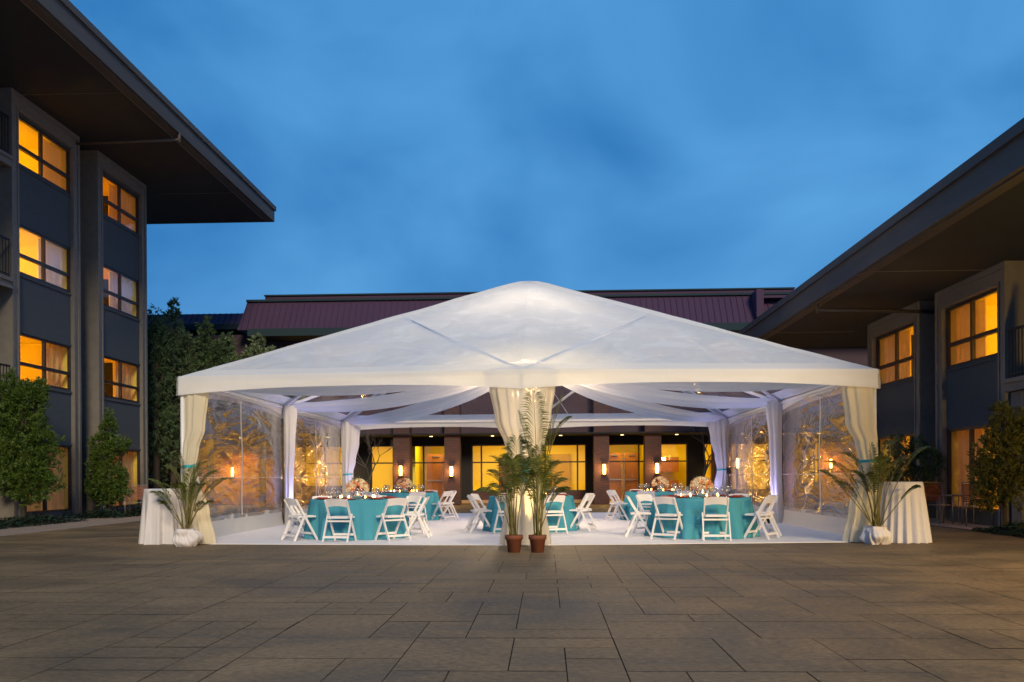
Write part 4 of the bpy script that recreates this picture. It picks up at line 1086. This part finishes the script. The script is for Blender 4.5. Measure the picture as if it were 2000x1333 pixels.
# ivy beds
def ivy(label, x0, x1, y0, y1, h, seed, n):
    rnd = random.Random(seed); mb = MB()
    for _ in range(n):
        x = rnd.uniform(x0, x1); y = rnd.uniform(y0, y1)
        e = min(x-x0, x1-x, y-y0, y1-y); hh = h*min(1, .35 + e*2.2)*(.7+.5*noise.noise((x*1.5,y*1.5,seed)))
        z = rnd.uniform(.01, max(.03,hh)); a = rnd.uniform(0,6.28); s = rnd.uniform(.05,.095); tl = rnd.uniform(-.5,.7)
        d = Vector((math.cos(a), math.sin(a), tl)).normalized(); sd = d.cross(Vector((0,0,1))).normalized()
        p = Vector((x,y,z)); mb.add([p, p+d*s*.45-sd*s*.5, p+d*s, p+d*s*.45+sd*s*.5], [(0,1,2,3)])
    o = mb.build('ground_cover', MT['ivy'], None); tag(o, label, 'ground cover', kind='stuff')
ivy('dark ivy bed under the tall left shrub', -14.3, -12.9, 16.5, 23.9, .32, 1, 6500)
ivy('dark ivy bed under the smaller left shrub', -14.3, -12.8, 25.3, 31.0, .30, 2, 5500)
ivy('ivy bed under the right shrub', 8.75, 9.95, 13.0, 18.4, .22, 3, 4500)

# bare trees behind the tent
def bare_tree(label, px, Y, h, seed):
    rnd = random.Random(seed); x = on_y(px, 900, Y).x
    t = thing('bare_tree', label, 'tree', (x, Y, 0)); tk, cr = MB(), MB()
    def br(p, d, l, r, dep):
        q = p + d*l*.5 + Vector((rnd.gauss(0,.04),rnd.gauss(0,.04),0))*l; e = q + (d + Vector((rnd.gauss(0,.12),rnd.gauss(0,.12),.08))).normalized()*l*.5
        (tk if dep == 0 else cr).tube([p,q,e], [r, r*.85, r*.66], 6 if dep < 3 else 4, False)
        if dep >= 6: return
        for _ in range(3 if dep in (0, 2) else 2):
            nd = (d + Vector((rnd.gauss(0,.55), rnd.gauss(0,.4), rnd.uniform(-.15,.35)))).normalized()
            br(e, nd, l*rnd.uniform(.66,.86), r*.62, dep+1)
    br(Vector((0,0,0)), Vector((.02,0,1)), h*.30, .06, 0)
    tk.build('trunk', MT['bare'], t, True); cr.build('branches', MT['bare'], t, True)
bare_tree('leafless tree behind the back left pole curtain', 722, 34.0, 3.4, 5)
bare_tree('leafless tree behind the back right pole curtain', 1372, 34.2, 3.8, 9)

# ------------------------------------------------------------------ patio furniture
def patio_chair():
    t = thing('patio_chair', '', 'chair', group='slatted patio chairs by the right building')
    for s in (-1, 1):
        MB().tube([(s*.26,.24,0),(s*.26,.24,.64)], .014, 6).build('leg', MT['patio'], t, True)
        MB().tube([(s*.26,-.30,0),(s*.26,-.22,.44),(s*.24,-.34,.98)], .014, 6).build('rear_leg', MT['patio'], t, True)
        MB().box(s*.26-.025, s*.26+.025, -.26, .27, .64, .66).build('armrest', MT['slat'], t)
    b = MB()
    for k in range(9): b.beam((-.235, -.255-.011*k, .54+.047*k), (.235, -.255-.011*k, .54+.047*k), .030, .014, (0,-.2,1))
    b.build('backrest', MT['slat'], t)
    MB().box(-.25,.25,-.358,-.33,.965,.985).build('top_rail', MT['patio'], t)
    f = MB()
    for k in range(8): f.box(-.235,.235,-.21+.056*k,-.17+.056*k,.43,.445)
    f.build('seat', MT['patio'], t)
    return t
PC = patio_chair()
pc = on_y(1840, 1022, 21.0)
place(PC, False, (pc.x, pc.y, .005), R(195), 'patio chair with brown slatted back just right of the right cocktail table')
pc2 = on_y(1908, 1022, 20.2)
place(PC, True, (pc2.x, pc2.y, .005), R(165), 'patio chair half hidden by the olive shrub at the right')
pt = on_y(1872, 1022, 20.8)
t_ = thing('patio_table', 'small metal patio table between the two right patio chairs', 'table', (pt.x, pt.y, .005))
MB().box(-.27,.27,-.27,.27,.66,.685).build('tabletop', MT['patio'], t_)
for sx in (-1,1):
    for sy in (-1,1): MB().tube([(sx*.24,sy*.24,0),(sx*.24,sy*.24,.66)], .014, 6).build('leg', MT['patio'], t_, True)
pc3 = on_y(266, 1010, 26.5)
o = place(PC, True, (pc3.x, pc3.y, .005), R(190), 'pale patio chair behind the left cocktail table, against the left building')

# ------------------------------------------------------------------ uplights, assumed from the glow on poles and curtains
SPOTS = []
up0 = None
for (x, y, nm) in ((XL+.42, YM-.25, 'left middle pole'), (XR-.42, YM-.25, 'right middle pole'), (XL+.62, YB-.40, 'back left pole'), (XR-.62, YB-.40, 'back right pole')):
    if up0 is None:
        up0 = thing('uplight', '', 'uplight', (x,y,.017), 0, 'assumed violet uplights at the tent poles'); o = up0
        MB().lathe([(.0,0),(.07,0),(.075,.15),(.062,.15),(.06,.13),(.0,.13)], n=14, cap=False).build('housing', MT['black'], up0, True)
        MB().lathe([(.0,0),(.056,0)], (0,0,.134), 14, False).build('lens', MT['uplens'], up0)
    else: o = copy_tree(up0)
    o.location = (x, y, .017); o['label'] = 'assumed small black uplight glowing violet at the foot of the ' + nm
    SPOTS.append((x, y))
GOLD = []  # warm uplights added unseen behind the front curtains to light them
for (x, y, nm) in ((XC+.10, YFM+.62, 'front middle curtain'), (XL+.39, YF+.32, 'front left curtain'), (XR-.33, YF+.32, 'front right curtain')):
    o = copy_tree(up0); o.location = (x, y, .017); o['label'] = 'assumed small black uplight glowing warm, hidden behind the ' + nm
    o['group'] = 'assumed warm uplights behind the front curtains'; GOLD.append((x, y))
    for k in o.children:
        if k.name.startswith('lens'): k.data = k.data.copy(); k.data.materials[0] = MT['downlight']
bxs = MB().box(-.05,.05,-.05,.05,-.09,.09).tube([(0,0,-.09),(.02,0,-.6),(0,0,-1.25)], .006, 5)
t_ = thing('control_box', 'small black box with a cable fixed on the back right tent pole', 'box', (XR-.02, YB-.12, 1.32)); bxs.build('housing', MT['black'], t_)
t_['category'] = 'control box'

# ------------------------------------------------------------------ lights
def light(kind, name, loc, power, color, size=.2, target=None, **kw):
    l = bpy.data.lights.new(name, kind); l.energy = power; l.color = color
    if kind == 'POINT': l.shadow_soft_size = size
    if kind == 'SPOT': l.shadow_soft_size = size
    if kind == 'AREA': l.size = size
    for k, v in kw.items(): setattr(l, k, v)
    o = bpy.data.objects.new(name, l); col.objects.link(o); o.location = loc
    if target is not None: o.rotation_euler = (Vector(target) - Vector(loc)).to_track_quat('-Z', 'Y').to_euler()
    return o
for p, e, c in ROOM_LIGHTS: light('POINT', 'room_lamp', p, e*1.7, c, .22)
for px in (640, 765, 850, 980, 1085, 1215, 1310, 1440, 1560):
    x = gx(px); light('AREA', 'lobby_lamp', (x, BYG+(.85 if px in (850,1215) else 1.9), SOF-.2), 58, (1,.66,.07), .9, (x, BYG+(1.1 if px in (850,1215) else 1.9), 0))
for px in (470, 640, 842, 962, 1095, 1215, 1322, 1450, 1610):  # outer lamps added, stronger, to light the brick beside the tent
    x = on_y(px, 850, BYP+1.2).x; light('SPOT', 'downlight_lamp', (x, BYP+1.2, SOF-.12), (340 if px in (470,640,1450,1610) else 45), (1,.52,.14), .06, (x, BYP+1.2, 0), spot_size=R(120), spot_blend=.6)
for p in SC: light('POINT', 'sconce_lamp', (p.x, p.y-.22, p.z), 45, (1,.50,.13), .06)
light('POINT', 'chandelier_lamp', (XC+.05, YM, 3.25), 600, (1,.74,.46), .35)
for x, y in SPOTS:
    light('SPOT', 'assumed_uplight_lamp', (x, y, .2), 150, (.50,.46,1), .05, (x - .12*(1 if x > 0 else -1)*-1, y+.10, 3.0), spot_size=R(75), spot_blend=.8)
for i, (x, y) in enumerate(GOLD):
    light('SPOT', 'assumed_warm_uplight_lamp', (x, y, .2), (380, 45, 45)[i], (1,.66,.22), .05, (x + (0, -.1, .1)[i], y-.45, 1.6), spot_size=R(80), spot_blend=.8)
for c in tabs: light('POINT', 'candle_lamp', (c.x, c.y, .93), 5, (1,.6,.28), .25)
# assumed wall lantern on the right wing, unseen, added to light the paving
wl = thing('assumed_wall_lantern', 'assumed warm wall lantern, out of view, on the near part of the right wing', 'wall lamp', (RX-.12, 7.5, 2.6))
MB().box(-.09,.09,-.09,.09,.18,.21).box(-.07,.07,-.07,.07,-.19,-.17).box(.0,.14,-.02,.02,.0,.03).build('bracket', MT['sconce_metal'], wl)
MB().lathe([(.06,-.16),(.07,.17)], n=12, cap=False).build('shade', MT['sconce'], wl, True)
light('POINT', 'assumed_lantern_lamp', (RX-.5, 7.0, 2.5), 1700, (1,.60,.10), .15)

sd = Vector((math.sin(R(164))*math.cos(R(25)), math.cos(R(164))*math.cos(R(25)), math.sin(R(25))))
sun = bpy.data.lights.new('sun', 'SUN'); sun.energy = 2.9; sun.angle = R(14); sun.color = (1,.80,.50)
so = bpy.data.objects.new('sun', sun); col.objects.link(so); so.rotation_euler = (-sd).to_track_quat('-Z','Y').to_euler(); so.location = (0,0,30)

# ------------------------------------------------------------------ world
w = bpy.data.worlds.new('World'); scene.world = w; w.use_nodes = True; nt = w.node_tree; nt.nodes.clear()
out = nt.nodes.new('ShaderNodeOutputWorld'); bg = N(nt, 'ShaderNodeBackground', Strength=.1)
sky = N(nt, 'ShaderNodeTexSky'); sky.sky_type = 'NISHITA'; sky.sun_disc = False; sky.sun_elevation = R(25); sky.sun_rotation = R(164)
tc = N(nt, 'ShaderNodeTexCoord'); mp = N(nt, 'ShaderNodeMapping'); mp.inputs['Scale'].default_value = (1,1,1.6); mp.inputs['Rotation'].default_value = (.3,.2,.5)
L(nt, tc.outputs['Generated'], mp.inputs['Vector'])
n1 = N(nt, 'ShaderNodeTexNoise', Scale=2.9, Detail=5.0, Roughness=.45, Distortion=.4); L(nt, mp.outputs[0], n1.inputs['Vector'])
rp = N(nt, 'ShaderNodeValToRGB'); e = rp.color_ramp.elements
e[0].position = .37; e[0].color = (.027*2,.195*2,.515*2,1); e[1].position = .66; e[1].color = (.098*2,.365*2,.75*2,1)
L(nt, n1.outputs['Fac'], rp.inputs['Fac'])
sc = N(nt, 'ShaderNodeVectorMath', operation='SCALE'); sc.inputs['Scale'].default_value = 5.0; L(nt, rp.outputs['Color'], sc.inputs[0])
mx = N(nt, 'ShaderNodeMix', data_type='RGBA'); mx.inputs[0].default_value = .05
L(nt, sc.outputs['Vector'], mx.inputs[6]); L(nt, sky.outputs['Color'], mx.inputs[7]); L(nt, mx.outputs[2], bg.inputs['Color'])
L(nt, bg.outputs[0], out.inputs['Surface'])

# ------------------------------------------------------------------ camera + render settings
cd = bpy.data.cameras.new('camera'); cam = bpy.data.objects.new('camera', cd); col.objects.link(cam); scene.camera = cam
cd.sensor_fit = 'HORIZONTAL'; cd.sensor_width = 36; cd.lens = 36 * F / 2000
cd.shift_y = (HOR - 666.5) / 2000; cd.clip_end = 500; cd.clip_start = .1
fwd = Vector((-SY, CY, 0)); rt = Vector((CY, SY, 0)); upv = Vector((0,0,1))
# image u = CR*right - SR*up ; image v = SR*right + CR*up
xr3 = rt*CR - upv*SR; yr3 = rt*SR + upv*CR
mtx = Matrix((xr3, yr3, -fwd)).transposed().to_4x4(); mtx.translation = Vector((0,0,H)); cam.matrix_world = mtx

cy = scene.cycles
cy.use_denoising = True; cy.max_bounces = 8; cy.diffuse_bounces = 4; cy.glossy_bounces = 4; cy.transmission_bounces = 6; cy.transparent_max_bounces = 20
cy.caustics_reflective = False; cy.caustics_refractive = False; cy.sample_clamp_indirect = 4; cy.sample_clamp_direct = 0
scene.view_settings.view_transform = 'Standard'; scene.view_settings.look = 'None'; scene.view_settings.exposure = 0; scene.view_settings.gamma = 1
